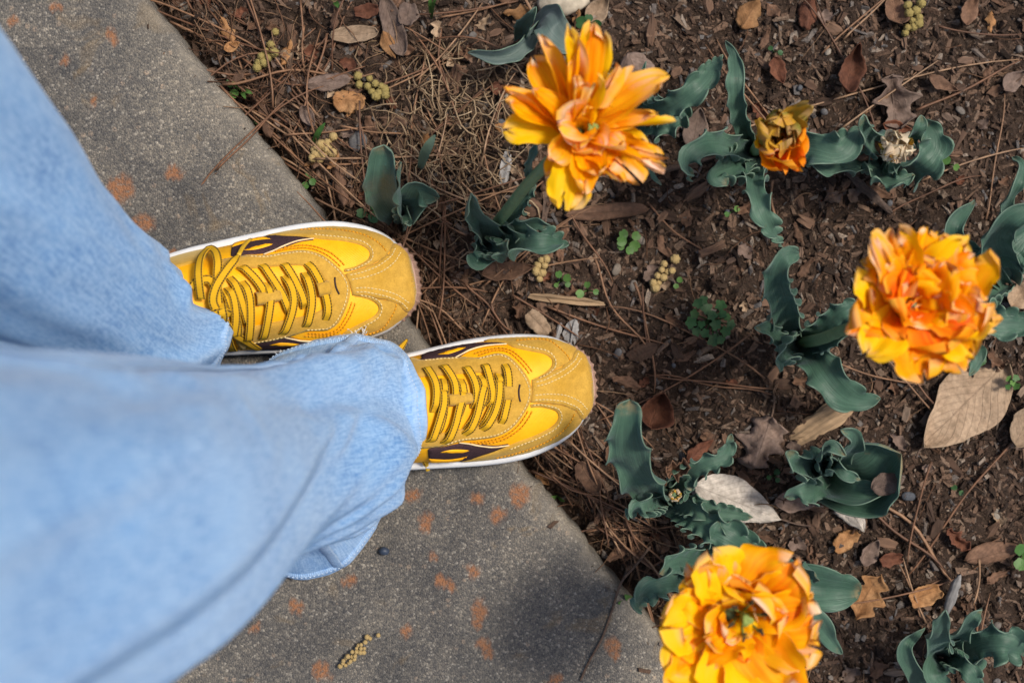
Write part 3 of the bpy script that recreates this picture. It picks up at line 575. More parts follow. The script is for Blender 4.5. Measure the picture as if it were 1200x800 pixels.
def free_lace(sh, part, pts, tip=False, wid=.0072, sides_up=None):
    """a lace that leaves the shoe: (close-view x, y, height above the surface)"""
    q = np.array([(*pix_param(sh, p[:2], p[2]), p[2]) for p in pts]); q = spline(q, 60); C = S3(q[:, 0], q[:, 1]); C[:, 2] += q[:, 2]; N_ = unit(SN(q[:, 0], q[:, 1]) + np.array([0, 0, 1.0]))
    if sides_up is not None: N_ = unit(N_ * (1 - sides_up) + np.array([0, .0, 1.]) * .3 + sides_up * unit(np.cross(np.gradient(C, axis=0), [0, 0, 1.])))
    V, F, uv = ribbon(C, N_, wid, .0015); return part('lace', V, F, MT['lace'], uv=uv)
t, part = build_shoe(RIGHT, "person's right sneaker, yellow suede with striped laces, nearer the bottom of the picture", R_LACES)
def loose_end(name, pts, wid, mat, parent):
    C = spline(np.array([P(*p) for p in pts]), 24); V, F, uv = ribbon(C, np.tile([.1, .2, 1.], (24, 1)), wid, .0014); return obj(name, V, F, mat, parent, uv=uv)
loose_end('lace', [(480,520,.10),(492,528,.085),(497,537,.070),(500,543,.058)], .0062, MT['lace'], t); loose_end('aglet', [(499.5,541.5,.0585),(501.5,551,.048)], .0034, MT['tag'], t)
loose_end('lace', [(450,428,.085),(463,415,.078),(470,407,.07),(477,398,.06)], np.r_[np.full(14, .0062), np.linspace(.0062, .0022, 10)], MT['lace'], t)
t, part = build_shoe(LEFT, "person's left sneaker, yellow suede with its lace bow showing below the hem", L_LACES)
free_lace(LEFT, part, [(225,520,.010),(215,450,.016),(212,380,.020),(228,315,.022),(262,285,.022),(290,300,.020),(302,345,.017),(300,400,.013),(300,470,.010),(308,560,.008)], sides_up=.25)
free_lace(LEFT, part, [(400,318,.016),(372,350,.018),(330,405,.017),(292,470,.016),(280,530,.014),(300,580,.012)], wid=np.r_[np.linspace(.003, .0074, 10), np.full(50, .0074)])
C = np.array([(*pix_param(LEFT, p, .015), .0155) for p in ((455,243),(400,318))]); q = spline(C, 14); V, F, uv = ribbon(S3(q[:, 0], q[:, 1]) + np.array([0, 0, 1.0]) * q[:, 2:3], SN(q[:, 0], q[:, 1]), .0032, .0022); part('aglet', V, F, MT['tag'])
free_lace(LEFT, part, [(320,590,.010),(340,640,.011),(385,690,.010),(440,725,.009),(500,760,.006)])
free_lace(LEFT, part, [(330,620,.008),(345,690,.009),(370,760,.008),(380,800,.006)])
free_lace(LEFT, part, [(180,470,.008),(205,440,.010),(262,430,.010),(290,470,.008)])
free_lace(LEFT, part, [(275,600,.011),(300,590,.0145),(330,588,.0145),(356,596,.009)], wid=.0085)
free_lace(LEFT, part, [(318,640,.006),(326,610,.014),(322,580,.016),(316,545,.008)], wid=.008)

# ------------------------------------------------------------------ the person in jeans
per = thing('person', 'person standing in light blue jeans, seen from above by their own camera', 'person', (-.25, .0, SLAB))
def leg(hem_pts, rings_, name, wr, seed):
    n = 144; hp = np.array([P(*p) for p in hem_pts]); c0 = hp.mean(0); an = np.unwrap(np.arctan2(hp[:, 1] - c0[1], hp[:, 0] - c0[0]))
    if an[-1] < an[0]: hp = hp[::-1]; an = np.unwrap(np.arctan2(hp[:, 1] - c0[1], hp[:, 0] - c0[0]))
    cl = closed(hp); ac = np.arctan2(cl[:, 1] - c0[1], cl[:, 0] - c0[0]); o = np.argsort(ac); th = np.linspace(-PI, PI, n, endpoint=False)
    hem = np.stack([np.interp(th, ac[o], cl[o, k], period=2 * PI) for k in range(3)], 1)
    R_ = [hem]
    for z, cx, cy, rx, ry, dz in rings_: R_.append(np.stack([cx + rx * np.cos(th), cy + ry * np.sin(th), z + dz * np.cos(th)], 1))
    R_ = np.array(R_); m = 150; u = np.linspace(0, 1, m) ** 1.25; lev = np.interp(u, np.linspace(0, 1, 50), np.linspace(0, len(R_) - 1, 50))
    G = spline(R_.reshape(len(R_), -1), 600).reshape(600, n, 3); iv = lev / (len(R_) - 1) * 599; i0 = np.clip(iv.astype(int), 0, 598); fr = (iv - i0)[:, None, None]; G = G[i0] * (1 - fr) + G[i0 + 1] * fr
    z = G[..., 2]; ctr = G.mean(1, keepdims=True); rd = G - ctr; rd[..., 2] = 0; nr = unit(rd)
    s_ = th[None] * .085; per_ = lambda f, k: fbm(np.cos(th)[None] * .13 * f + 20 + z * f * .10, np.sin(th)[None] * .13 * f + z * f * .28 + seed, k, 3)
    fold = np.abs(fbm(np.cos(th)[None] * 2.0 + z * 9 + seed, np.sin(th)[None] * 2.6 + z * 15, 1, 2)); msk = np.clip(fbm(np.cos(th)[None] * 1.7 + z * 5 + 11 + seed, np.sin(th)[None] * 1.7 + 4 - z * 4, 5, 2) * 2.2 + .45, 0, 1); low = np.exp(-((z - .13) / .12) ** 2); kn = np.exp(-((z - .48) / .1) ** 2)
    dsp = wr * (per_(11, 0) * .026 + (0.30 - fold) * .034 * msk * (low + .22 * kn)) + per_(45, 3) * .0014
    fadeh = np.clip((np.arange(m) / 14.0), .25, 1)[:, None]; G = G + nr * (dsp * fadeh)[..., None]
    d = np.r_[0, np.cumsum(np.linalg.norm(np.diff(G.mean(1), axis=0), axis=1))]; uv = np.stack([np.tile(th * .09, m), np.repeat(d, n)], 1)
    wear = np.clip(fold * .0, 0, 1) + np.exp(-((np.arange(m)[:, None]) / 1.6) ** 2) * .9 + np.clip(.5 - fold * 2.2, 0, 1) * .35 * low
    inner = G[:10] - nr[:10] * .0022; V = np.vstack([inner[::-1].reshape(-1, 3), G.reshape(-1, 3)]); uv = np.vstack([uv[:10 * n], uv]); wear = np.r_[np.zeros(10 * n), np.broadcast_to(wear, (m, n)).ravel()]
    o = obj(name, V, gridf(m + 10, n, True), MT['denim'], per, uv=uv, attrs={'wear': wear}); return o, G, nr, th
rh = [(455,401,.075),(482,424,.100),(499,452,.115),(503,482,.122),(500,508,.115),(486,532,.098),(472,552,.080),(450,598,.060),(432,634,.048),(414,655,.043),(396,668,.041),(360,679,.040),(325,672,.038),(285,640,.036),(262,590,.036),(258,530,.038),(275,470,.045),(315,425,.055),(365,398,.065),(412,392,.068)]
rrings = [(.19, -.156, -.078, .078, .073, -.02), (.30, -.186, -.083, .073, .071, -.01), (.50, -.213, -.093, .086, .086, 0), (.70, -.262, -.088, .094, .095, 0), (.86, -.30, -.08, .105, .098, 0)]
lh = [(268,384,.115),(266,398,.120),(258,420,.110),(240,450,.090),(200,480,.06),(140,492,.04),(85,470,.036),(60,430,.035),(58,380,.036),(85,325,.04),(126,304,.05),(160,308,.065),(198,328,.088),(238,362,.105)]
lrings = [(.19, -.316, .014, .074, .068, -.02), (.30, -.336, .060, .077, .073, -.01), (.50, -.378, .138, .096, .096, 0), (.70, -.40, .15, .100, .100, 0), (.86, -.41, .135, .107, .105, 0)]
legR, GR, NR, TH = leg(rh, rrings, 'trouser_leg', 1.0, 3.0); legR['label'] = 'right leg of the light blue jeans with a worn hem'
legL, GL, NL, TH = leg(lh, lrings, 'trouser_leg', .8, 8.0); legL['label'] = 'left leg of the light blue jeans'
for lg, G, N_ in ((legR, GR, NR), (legL, GL, NL)):
    # hem band a little proud of the cloth and its line of stitches
    def at_h(d_, off):
        seg = np.r_[[np.zeros(G.shape[1])], np.cumsum(np.linalg.norm(np.diff(G[:30], axis=0), axis=2), axis=0)]
        return np.array([[np.interp(d_, seg[:, j], G[:30, j, k]) for k in range(3)] for j in range(G.shape[1])]) + N_[0] * off
    B = [at_h(d_, o_) for d_, o_ in ((-.0, -.001), (.0, .0016), (.003, .0024), (.008, .0023), (.0122, .0020), (.0132, -.0012))]; n = G.shape[1]; pk = .0011 * fbm(np.cos(TH) * 9 + 30, np.sin(TH) * 9 + 7, 2, 3); B = [b + N_[0] * pk[:, None] * k for b, k in zip(B, (1, 1, 1, .8, .5, 0))]
    uv = np.stack([np.tile(TH * .09, 6), np.repeat(np.array([0, 0, .003, .008, .012, .013]), n)], 1)
    obj('hem', np.vstack(B), gridf(6, n, True), MT['denim'], lg, uv=uv, attrs={'wear': np.repeat([1, 1, .55, .1, .5, .2], n)})
    C = resample(np.vstack([at_h(.0105, .0024), at_h(.0105, .0024)[:1]]), 700); Vs = []; Fs = []
    for i in range(0, 696, 4):
        c_ = C[i:i + 3]; V, F, _ = tube(c_, [.0003, .0006, .0003], 4); Fs += [[q + len(Vs) * 12 for q in f] for f in F]; Vs.append(V)
    tag(obj('stitching', np.vstack(Vs), Fs, MT['bluethread'], lg), kind='stuff')
# side seam: a felled ridge up each leg
for lg, G, N_, j in ((legR, GR, NR, 108 - 4), (legR, GR, NR, 36 + 62 - 62), (legL, GL, NL, 112)):
    C = G[4:120, j] + N_[4:120, j] * .0010; V, F, uv = ribbon(C, N_[4:120, j], .009, .0022, 8); obj('seam', V, F, MT['denim'], lg, uv=uv, attrs={'wear': np.tile([.5, .2, .0, .2, .5, .2, 0, .2], len(C))})
# frayed threads where the right hem has worn through
r = np.random.default_rng(4); Vs = []; Fs = []; k = 0
for i in range(44):
    a = r.normal(1.62, .22); j = int((a + PI) / (2 * PI) * 144) % 144; p = GR[0, j] + NR[0, j] * .001; dirn = unit(NR[0, j] * 1.0 + np.array([r.normal(0, .7), r.normal(0, .5), r.uniform(-.1, .5)])); l = r.uniform(.003, .009)
    pts = np.array([p + dirn * l * u + np.array([r.normal(0, .0012), r.normal(0, .0012), .0015 * u]) for u in np.linspace(0, 1, 5)]); V, F, _ = tube(pts, .00032, 3); Fs += [[q + k for q in f] for f in F]; Vs.append(V); k += len(V)
tag(obj('frayed_threads', np.vstack(Vs), Fs, MT['thread'], legR), kind='stuff')
# hips of the jeans
th = np.linspace(-PI, PI, 96, endpoint=False); R_ = [np.stack([cx + rx * np.cos(th), cy + ry * np.sin(th), np.full(96, z)], 1) for z, cx, cy, rx, ry in ((.76, -.345, .03, .10, .17), (.84, -.355, .03, .135, .205), (.92, -.365, .03, .14, .20), (1.0, -.37, .03, .125, .18), (1.045, -.372, .03, .118, .172))]
obj('trouser_hips', np.vstack(R_), gridf(5, 96, True).tolist() + [list(range(96))[::-1], [4 * 96 + i for i in range(96)]], MT['denim'], per, uv=np.stack([np.tile(th * .15, 5), np.repeat(np.linspace(0, .3, 5), 96)], 1), attrs={'wear': np.zeros(480)})
# the legs inside the jeans: one skinned body
bm_v = [(-.36, .03, .95), (-.34, -.07, .88), (-.215, -.09, .5), (-.20, -.075, .13), (-.205, -.085, .075), (-.10, -.065, .055), (-.40, .13, .88), (-.375, .13, .5), (-.325, .03, .13), (-.335, .02, .075), (-.23, .035, .055)]
bm_e = [(0, 1), (1, 2), (2, 3), (3, 4), (4, 5), (0, 6), (6, 7), (7, 8), (8, 9), (9, 10)]; rad = [.11, .075, .052, .034, .032, .028, .075, .052, .034, .032, .028]
me = bpy.data.meshes.new('body'); Mi = per.matrix_basis.inverted() if False else parent_world(per).inverted(); me.from_pydata([tuple(Mi @ Vector(v)) for v in bm_v], bm_e, []); me.materials.append(MT['skin'])
bo = link('body', me, per); md = bo.modifiers.new('skin', 'SKIN'); me.skin_vertices.new() if not me.skin_vertices else None
for i, v in enumerate(me.skin_vertices[0].data): v.radius = (rad[i], rad[i]); v.use_root = (i == 0)
bo.modifiers.new('sub', 'SUBSURF').levels = 2

# ------------------------------------------------------------------ tulips
def leaf(par, pts, wpx, ruf=.5, nr=5., cup=.35, roll=0, name='leaf', mat='leaf', blunt=.6, seed=None, fold=0.0):
    """a tulip leaf along pts (px, py, height); wpx = its width in pixels at its middle"""
    rs = np.random.default_rng(seed if seed is not None else int(abs(pts[0][0] * 13 + pts[-1][1] * 7 + wpx)))
    ruf = ruf * 1.0 + .02; nr = nr * 1.9 + .6; nu, nv = 84, 19; C = spline(np.array([P(*p) for p in pts]), nu); C = resample(C, nu); u = np.linspace(0, 1, nu); v = np.linspace(-1, 1, nv)
    C[0, 2] = min(C[0, 2], .012)
    T = unit(np.gradient(C, axis=0)); inw = C[0] - C[-1]; inw[2] = 0; hint = unit(np.array([0, 0, 1.0]) + .45 * unit(inw))
    Sd = unit(np.cross(T, hint[None])); N_ = np.cross(Sd, T)
    ra = np.radians(np.interp(u, np.linspace(0, 1, len(np.atleast_1d(roll))), np.atleast_1d(roll)))[:, None]; Sd, N_ = Sd * np.cos(ra) + N_ * np.sin(ra), N_ * np.cos(ra) - Sd * np.sin(ra)
    W = wpx * S(np.mean([p[2] for p in pts])) / 2; wp = np.minimum((u * 1.1 + .16) ** .5, 1.0) * np.clip(1 - u ** 2.6, 0, 1) ** blunt; wp = wp / wp.max() * W
    U, V_ = np.meshgrid(u, v, indexing='ij'); ph = rs.uniform(0, 6, 2); fr = nr * 2 * PI
    env = (.12 + .88 * np.clip((U - .12) / .35, 0, 1)) * np.clip((1 - U) / .09, 0, 1) ** .7
    sid = np.where(V_ > 0, np.sin(fr * (U + .035 * np.sin(9 * U + ph[0])) + ph[0]), np.sin(fr * 1.13 * (U + .04 * np.sin(8 * U + ph[1])) + ph[1]))
    rz = ruf * .70 * W * np.abs(V_) ** 2.6 * sid * env; cz = cup * W * (np.abs(V_) ** 1.7) * (1 - .45 * U)
    low = fbm(U * 3 + ph[0] * 9, V_ * 1.3 + 5, 2, 2) * W * .28
    lat_ = np.sign(V_) * np.abs(V_) ** .95 * (1 - .22 * np.clip(cup, 0, 1.5) * V_ ** 2); lat_ = lat_ * (1 + .33 * ruf * np.abs(V_) ** 2 * env * np.where(V_ > 0, np.cos(fr * (U + .035 * np.sin(9 * U + ph[0])) + ph[0]), np.cos(fr * 1.13 * (U + .04 * np.sin(8 * U + ph[1])) + ph[1])) + .10 * np.abs(V_) ** 3 * vn(U * 7 + ph[0] * 3, np.sign(V_) * 2., 3))
    C = C + Sd * (W * .22 * np.sin(u * 5.5 + ph[1]) * np.sin(u * PI))[:, None]
    if fold: lat_ = np.where(V_ * np.sign(fold) > .0, lat_ * (1 - .75 * abs(fold)), lat_); cz = cz + np.where(V_ * np.sign(fold) > 0, np.abs(V_) * W * abs(fold) * .95, 0)
    G = C[:, None] + Sd[:, None] * (lat_ * wp[:, None])[..., None] + N_[:, None] * ((rz + cz + low) * (wp / W)[:, None] ** .6)[..., None]
    G[..., 2] = np.maximum(G[..., 2], soil_z(G[..., 0], G[..., 1]) * (edge_d(G[..., 0], G[..., 1]) > 0) + .003)
    o = obj(name, G.reshape(-1, 3), gridf(nu, nv), [MT[mat], MT['margin']], par, uv=np.stack([U.ravel(), V_.ravel() / 2 + .5], 1))
    sm = o.modifiers.new('thickness', 'SOLIDIFY'); sm.thickness = .0009; sm.offset = 0; sm.material_offset_rim = 1
    return o
def petal(par, o, az, reach, wid, th0, th1, mat, cup=.35, tilt=None, rag=.10, twist=0., curl=0., seed=0, name='petal', tipw=.75, r0=.004):
    rs = np.random.default_rng(seed); nu, nv = 24, 13; u = np.linspace(0, 1, nu); v = np.linspace(-1, 1, nv); s_ = u[1]
    th = np.radians(th0 + (th1 - th0) * u ** 1.1 + curl * np.clip((u - .72) / .28, 0, 1) ** 1.5); dr = np.cos(th) * s_; dz = np.sin(th) * s_
    r_ = np.r_[0, np.cumsum((dr[1:] + dr[:-1]) / 2)]; z_ = np.r_[0, np.cumsum((dz[1:] + dz[:-1]) / 2)]; L_ = (reach - r0) / max(r_.max(), .15); L_ = min(L_, reach * 2.2)
    r_ = r0 + r_ * L_; z_ *= L_
    U, V_ = np.meshgrid(u, v, indexing='ij')
    wp = (u * .86 + .14) ** .55 * np.clip(1 - u ** 6, 0.015, 1) ** (tipw * .72); wp = wp / wp.max() * wid / 2
    ph = rs.uniform(0, 9, 4); tn = vn(V_ * 3.4 + ph[0] * 7, U * 0 + ph[1] * 5, 1) + .5 * vn(V_ * 9 + ph[2] * 7, U * 0, 2); sh = np.clip(1 - rag * np.maximum(tn + .25, 0) * np.clip((U - .5) / .5, 0, 1) * 3.4, .45, 1.1)
    idx = np.clip(U * sh, 0, 1) * (nu - 1); i0 = np.clip(idx.astype(int), 0, nu - 2); f = idx - i0
    rr = r_[i0] * (1 - f) + r_[i0 + 1] * f; zz = z_[i0] * (1 - f) + z_[i0 + 1] * f; tt = th[i0]
    cup = cup * .8 - .1; wv = cup * wid * .5 * np.abs(V_) ** 1.8 * (.35 + .65 * np.sin(U * PI * .9)) + wid * .10 * rag * 4 * np.sin(V_ * 4 + ph[0] + U * 5) * U ** 2 + wid * .16 * fbm(U * 2.6 + ph[2], V_ * 1.4 + ph[3], 3, 2)
    crease = -wid * .05 * np.exp(-(V_ / .12) ** 2) * (1 - .6 * U) + wid * .022 * np.sin(V_ * 11 + ph[1] + 1.5 * np.sin(U * 4)) + wid * .10 * np.sin(U * 9 + ph[2]) * np.abs(V_) ** 2.5 * np.sign(V_ + 1e-6)
    wv = wv + crease; edge_r = rag * .9 * wid * vn(U * 11 + ph[3], V_ * 0 + np.sign(V_) * 3, 4) * np.abs(V_) ** 3
    y = V_ * wp[:, None] * (1 - .15 * cup * V_ ** 2) + edge_r * np.sign(V_); tw = math.radians(twist) * U; y, wv = y * np.cos(tw) - wv * np.sin(tw), y * np.sin(tw) + wv * np.cos(tw)
    rr = rr - np.sin(tt) * wv; zz = zz + np.cos(tt) * wv; a = math.radians(az); G = np.stack([rr * math.cos(a) - y * math.sin(a), rr * math.sin(a) + y * math.cos(a), zz], -1).reshape(-1, 3)
    if tilt is not None: G = G @ np.array(tilt).T
    ob = obj(name, G + o, gridf(nu, nv), MT[mat], par, uv=np.stack([U.ravel(), V_.ravel() / 2 + .5], 1))
    return ob
def flower_head(t, c, pet, tilt_to=None, tilt=0, mat='petal_yellow', pistil=None, seed=0, hr=.005, wk=1.0):
    """pet: (azimuth, reach in m, width, start angle, end angle, material, options)"""
    M = Matrix.Identity(3) if not tilt else Matrix.Rotation(math.radians(tilt), 3, Vector((-math.sin(tilt_to), math.cos(tilt_to), 0)))
    a = np.linspace(0, 2 * PI, 12, endpoint=False); R_ = [np.stack([r * np.cos(a), r * np.sin(a), np.full(12, z)], 1) for r, z in ((.0032, -.006), (hr, -.001), (hr, .003), (.002, .007))]
    hd = obj('flower', np.vstack(R_) @ np.array(M).T + c, gridf(4, 12, True).tolist() + [[36 + i for i in range(12)]], MT['stem'], t)
    for i, p in enumerate(pet):
        k = dict(p[6]) if len(p) > 6 else {}; petal(hd, c, *p[:2], p[2] * wk, *p[3:6], tilt=M, seed=seed * 100 + i, **k)
    if pistil:
        q = c + np.array(pistil); V = []; 
        Rn = [np.stack([q[0] + r * np.cos(a) * (1 + .26 * np.cos(3 * a)), q[1] + r * np.sin(a) * (1 + .26 * np.cos(3 * a)), np.full(12, q[2] + z)], 1) for r, z in ((.0025, -.018), (.0036, -.008), (.0030, .001), (.0040, .003), (.0034, .0048), (.0008, .0035))]
        obj('pistil', np.vstack(Rn), gridf(6, 12, True).tolist() + [[60 + i for i in range(12)]], MT['pistil'], hd)
        rs = np.random.default_rng(seed)
        for i in range(6):
            b = i * PI / 3 + .3; pts = np.array([q + np.array([.003 * math.cos(b), .003 * math.sin(b), -.018]), q + np.array([.008 * math.cos(b), .008 * math.sin(b), -.006]), q + np.array([.011 * math.cos(b), .011 * math.sin(b), .001])]); V, F, uv = tube(spline(pts, 8), .0008, 5); st = obj('stamen', V, F, MT['pistil'], hd)
            V, F, uv = tube(np.array([pts[-1] + np.array([0, 0, -.002]), pts[-1] + np.array([.001, .001, .001]), pts[-1] + np.array([.003 * math.cos(b), .003 * math.sin(b), .004])]), [.0012, .0016, .0008], 6)
            obj('stamen_tip', V, F, MT['anther'], hd)
    return hd
def stem(t, pts, r=.0042):
    C = spline(np.array([P(*p) for p in pts]), 24); V, F, uv = tube(C, np.linspace(r * 1.1, r * .9, 24), 10); return obj('stem', V, F, MT['stem'], t, uv=uv)
def tulip(name, label, bx, by, group='tulips in the bed'):
    b = P(bx, by, 0); z = float(soil_z(b[0], b[1])); return thing(name, label, 'tulip', (b[0], b[1], z), group)

# 1: the open flower at the top
t = tulip('tulip', 'tulip with a wide open, loosely splayed yellow flower above the left toe', 574, 272)
stem(t, [(570,276,.0),(590,252,.09),(620,214,.17),(664,168,.235)], .0045)
leaf(t, [(572,285,.01),(560,268,.06),(550,246,.11),(552,226,.135)], 40, .25, 2, .8, roll=-35, fold=.75)
leaf(t, [(572,284,.01),(600,287,.06),(632,285,.085),(666,287,.065)], 40, .8, 3.5, .75, roll=18, blunt=.8)
leaf(t, [(576,280,.01),(600,272,.06),(625,262,.08),(645,264,.085)], 30, .5, 2.5, .8, roll=-25)
leaf(t, [(575,275,.01),(595,255,.05),(615,233,.07),(628,216,.075)], 26, .9, 4.5, .4)
leaf(t, [(570,286,.01),(566,297,.04),(560,306,.055),(553,297,.05)], 34, .4, 2, .6, roll=10)
leaf(t, [(572,283,.012),(578,290,.05),(590,292,.075),(596,280,.085)], 26, .8, 3, .7)
leaf(t, [(620,212,.165),(621,190,.19),(628,172,.20),(622,160,.205)], 12, .5, 2, .6, roll=40, name='bract')
S1 = S(.26); F1 = P(676, 158, .235); r1 = lambda d: d * S1 * 1.02
flower_head(t, F1, [(az, r1(d), wd, t0, t1, mt, {'cup': cu, 'rag': rg, 'twist': tw, 'curl': cl, 'tipw': tpw}) for az, d, wd, t0, t1, mt, cu, rg, tw, cl, tpw in [
 (119,112,.017,48,14,'petal_pale',.9,.12,35,-20,1.1),(126,98,.022,40,6,'petal',.6,.06,-30,10,.8),(104,104,.016,62,24,'petal_yellow',.9,.05,20,0,.9),(98,88,.015,66,30,'petal_pale',.9,.15,-40,20,1.2),(88,106,.022,60,24,'petal',.8,.08,15,0,.7),(77,102,.021,58,20,'petal_yellow',.7,.08,-25,-10,.8),
 (158,104,.017,38,-6,'petal_pale',1.2,.10,60,70,1.0),(166,94,.024,42,0,'petal',.6,.06,35,20,.7),(181,90,.022,32,-14,'petal_yellow',.3,.08,-20,0,.7),(150,70,.020,55,20,'petal',.7,.08,20,0,.8),
 (224,62,.022,62,-20,'petal_pale',1.3,.10,-40,100,1.0),(236,66,.014,30,-40,'petal',.8,.1,30,40,1.0),(259,100,.030,36,-16,'petal_yellow',.1,.10,6,-10,.35),(270,84,.020,42,0,'petal',.5,.1,-25,10,.6),(284,70,.022,54,10,'petal',.7,.08,20,30,.8),
 (299,88,.022,46,2,'petal',.6,.14,-35,40,.8),(314,98,.024,44,-2,'petal',.5,.2,25,-20,.7),(327,110,.016,42,0,'petal_pale',.9,.26,-45,30,1.2),(336,106,.018,42,6,'petal',.8,.2,40,20,1.0),(343,88,.020,40,0,'petal_yellow',.6,.1,-20,0,.8),
 (357,106,.016,52,8,'petal_yellow',1.1,.08,-50,20,.9),(4,84,.014,58,20,'petal_pale',1.0,.12,40,0,1.0),(24,104,.028,58,24,'petal_pale',.9,.06,-20,-30,.6),(34,84,.020,58,16,'petal_yellow',.7,.1,25,0,.8),(47,74,.020,60,30,'petal_pale',.9,.3,-40,50,1.0),(58,60,.014,66,40,'petal_pale',1.0,.35,60,60,1.1),
 (68,52,.016,80,50,'petal_yellow',1.0,.3,-30,60,1.0),(112,44,.020,80,52,'petal_pale',.9,.1,45,20,.8),(196,34,.030,98,36,'petal_pale',1.1,.05,-15,-60,.6),(296,44,.030,82,8,'petal_pale',.8,.06,10,-20,.6),(322,62,.024,66,10,'petal_pale',.9,.1,-25,20,.8),(262,34,.026,92,20,'petal_pale',.9,.06,20,-30,.7),
 (80,28,.015,95,62,'petal_yellow',1.0,.2,30,30,1.0),(150,24,.014,95,70,'petal_yellow',1.0,.2,-30,20,1.0)]],
 tilt_to=math.radians(60), tilt=14, pistil=(.010, .003, .013), seed=1)
def ring_petals(outer, sc, inner, seed, mats):
    rs = np.random.default_rng(seed); L_ = []
    for az, d, wd, mt, th1 in outer: L_.append((az + rs.normal(0, 4), d * sc * rs.uniform(.88, 1.06), wd * 1.17, 50, th1 + rs.normal(-2, 9), mt, {'cup': rs.uniform(.0, .6), 'rag': rs.uniform(.05, .15), 'twist': rs.normal(0, 22), 'curl': rs.normal(0, 20)}))
    for n, d0, d1, w0, a0, a1 in inner:
        o = rs.uniform(0, 360)
        for i in range(n): L_.append((o + 360 * i / n + rs.normal(0, 9), rs.uniform(d0, d1) * sc, w0 * rs.uniform(.8, 1.2), a0 + rs.normal(0, 7), a1 + rs.normal(0, 9), mats[int(rs.integers(len(mats)))], {'cup': rs.uniform(.1, .75), 'rag': rs.uniform(.05, .17), 'twist': rs.normal(0, 24), 'curl': rs.normal(-10, 30)}))
    return L_
# 2: the full flower on the right
t = tulip('tulip', 'tulip with a full orange yellow double flower above the big tan leaf', 938, 400)
stem(t, [(936,402,.0),(962,397,.10),(1000,383,.18),(1072,366,.262)], .0046)
leaf(t, [(932,398,.01),(918,365,.07),(908,330,.11),(918,303,.13),(936,297,.12)], 44, .55, 3.5, .75, roll=20)
leaf(t, [(934,400,.01),(955,388,.05),(985,368,.08),(1010,355,.08)], 40, .6, 3.5, .45)
leaf(t, [(936,404,.01),(958,425,.06),(982,450,.075),(1006,466,.06),(1032,467,.05)], 48, .4, 2.5, .55, roll=-12, blunt=.9)
leaf(t, [(930,402,.01),(915,398,.05),(900,385,.07),(884,384,.075)], 26, .6, 2.5, .6)
leaf(t, [(932,404,.01),(918,412,.07),(912,420,.10),(914,436,.105)], 34, .7, 2.5, .8, roll=15)
leaf(t, [(944,402,.01),(962,402,.07),(982,396,.11),(1006,376,.13)], 22, .5, 3, .7, roll=30)
F2 = P(1066, 357, .262)
flower_head(t, F2, ring_petals([(103,94,.024,'petal',8),(118,92,.022,'petal',14),(127,104,.022,'petal_pale',6),(146,100,.040,'petal_yellow',-4),(165,88,.030,'petal',8),(186,80,.026,'petal',5),(203,94,.036,'petal',-2),(222,92,.028,'petal_yellow',0),(240,80,.024,'petal',5),
  (257,88,.024,'petal',0),(274,102,.038,'petal',-4),(297,92,.026,'petal',0),(312,90,.026,'petal_yellow',4),(338,104,.034,'petal_yellow',0),(354,98,.030,'petal_pale',8),(14,96,.038,'petal',8),(38,106,.040,'petal',2),(55,98,.030,'petal_yellow',8),(70,98,.026,'petal_pale',5),(85,90,.024,'petal',10)],
  S(.28), [(8, 48, 72, .037, 62, 14), (6, 32, 50, .035, 74, 24), (5, 18, 32, .032, 88, 38), (3, 8, 15, .020, 98, 70)], 21, ['petal', 'petal', 'petal_red', 'petal_red', 'petal']), tilt_to=0, tilt=4, seed=2)
# 3: the full flower at the bottom
t = tulip('tulip', 'tulip with a full yellow double flower hanging over the concrete edge', 842, 668)
stem(t, [(842,668,.0),(846,676,.10),(852,694,.19),(858,716,.245)], .0046)
leaf(t, [(838,668,.01),(815,655,.05),(792,660,.08),(772,672,.09)], 46, .5, 3, .5)
leaf(t, [(836,672,.01),(805,684,.06),(775,688,.09),(752,700,.08),(750,716,.06)], 30, 1.1, 5, .3)
leaf(t, [(850,668,.01),(895,672,.05),(945,682,.075),(1008,694,.06)], 60, .25, 2, .35, blunt=.45)
leaf(t, [(850,668,.01),(905,664,.06),(940,665,.10),(960,680,.13)], 34, .5, 3, .8, roll=-20)
leaf(t, [(852,674,.01),(905,700,.07),(950,722,.085),(987,766,.06)], 34, .35, 2.5, .6, roll=10, blunt=.8)
leaf(t, [(846,662,.01),(840,640,.05),(838,625,.07),(842,610,.07)], 34, .5, 2.5, .5)
F3 = P(854, 719, .245)
flower_head(t, F3, ring_petals([(108,92,.036,'petal_yellow',-4),(84,90,.036,'petal_pale',-4),(45,104,.048,'petal',6),(18,92,.036,'petal',8),(355,98,.034,'petal',0),(335,108,.040,'petal_pale',-4),(312,112,.040,'petal',0),(288,112,.042,'petal_yellow',0),(262,112,.042,'petal_yellow',-2),(238,108,.038,'petal',0),
  (218,108,.030,'petal_yellow',0),(205,98,.030,'petal',-6),(190,98,.034,'petal_yellow',0),(176,102,.026,'petal_pale',-6),(160,78,.030,'petal',2),(132,88,.030,'petal',-6)],
  S(.265), [(8, 50, 74, .040, 60, 8), (5, 34, 50, .037, 70, 18), (4, 24, 32, .025, 86, 42)], 33, ['petal', 'petal_yellow', 'petal_yellow', 'petal_pale', 'petal_red']), tilt_to=0, tilt=3, pistil=(.008, .001, .026), seed=3)
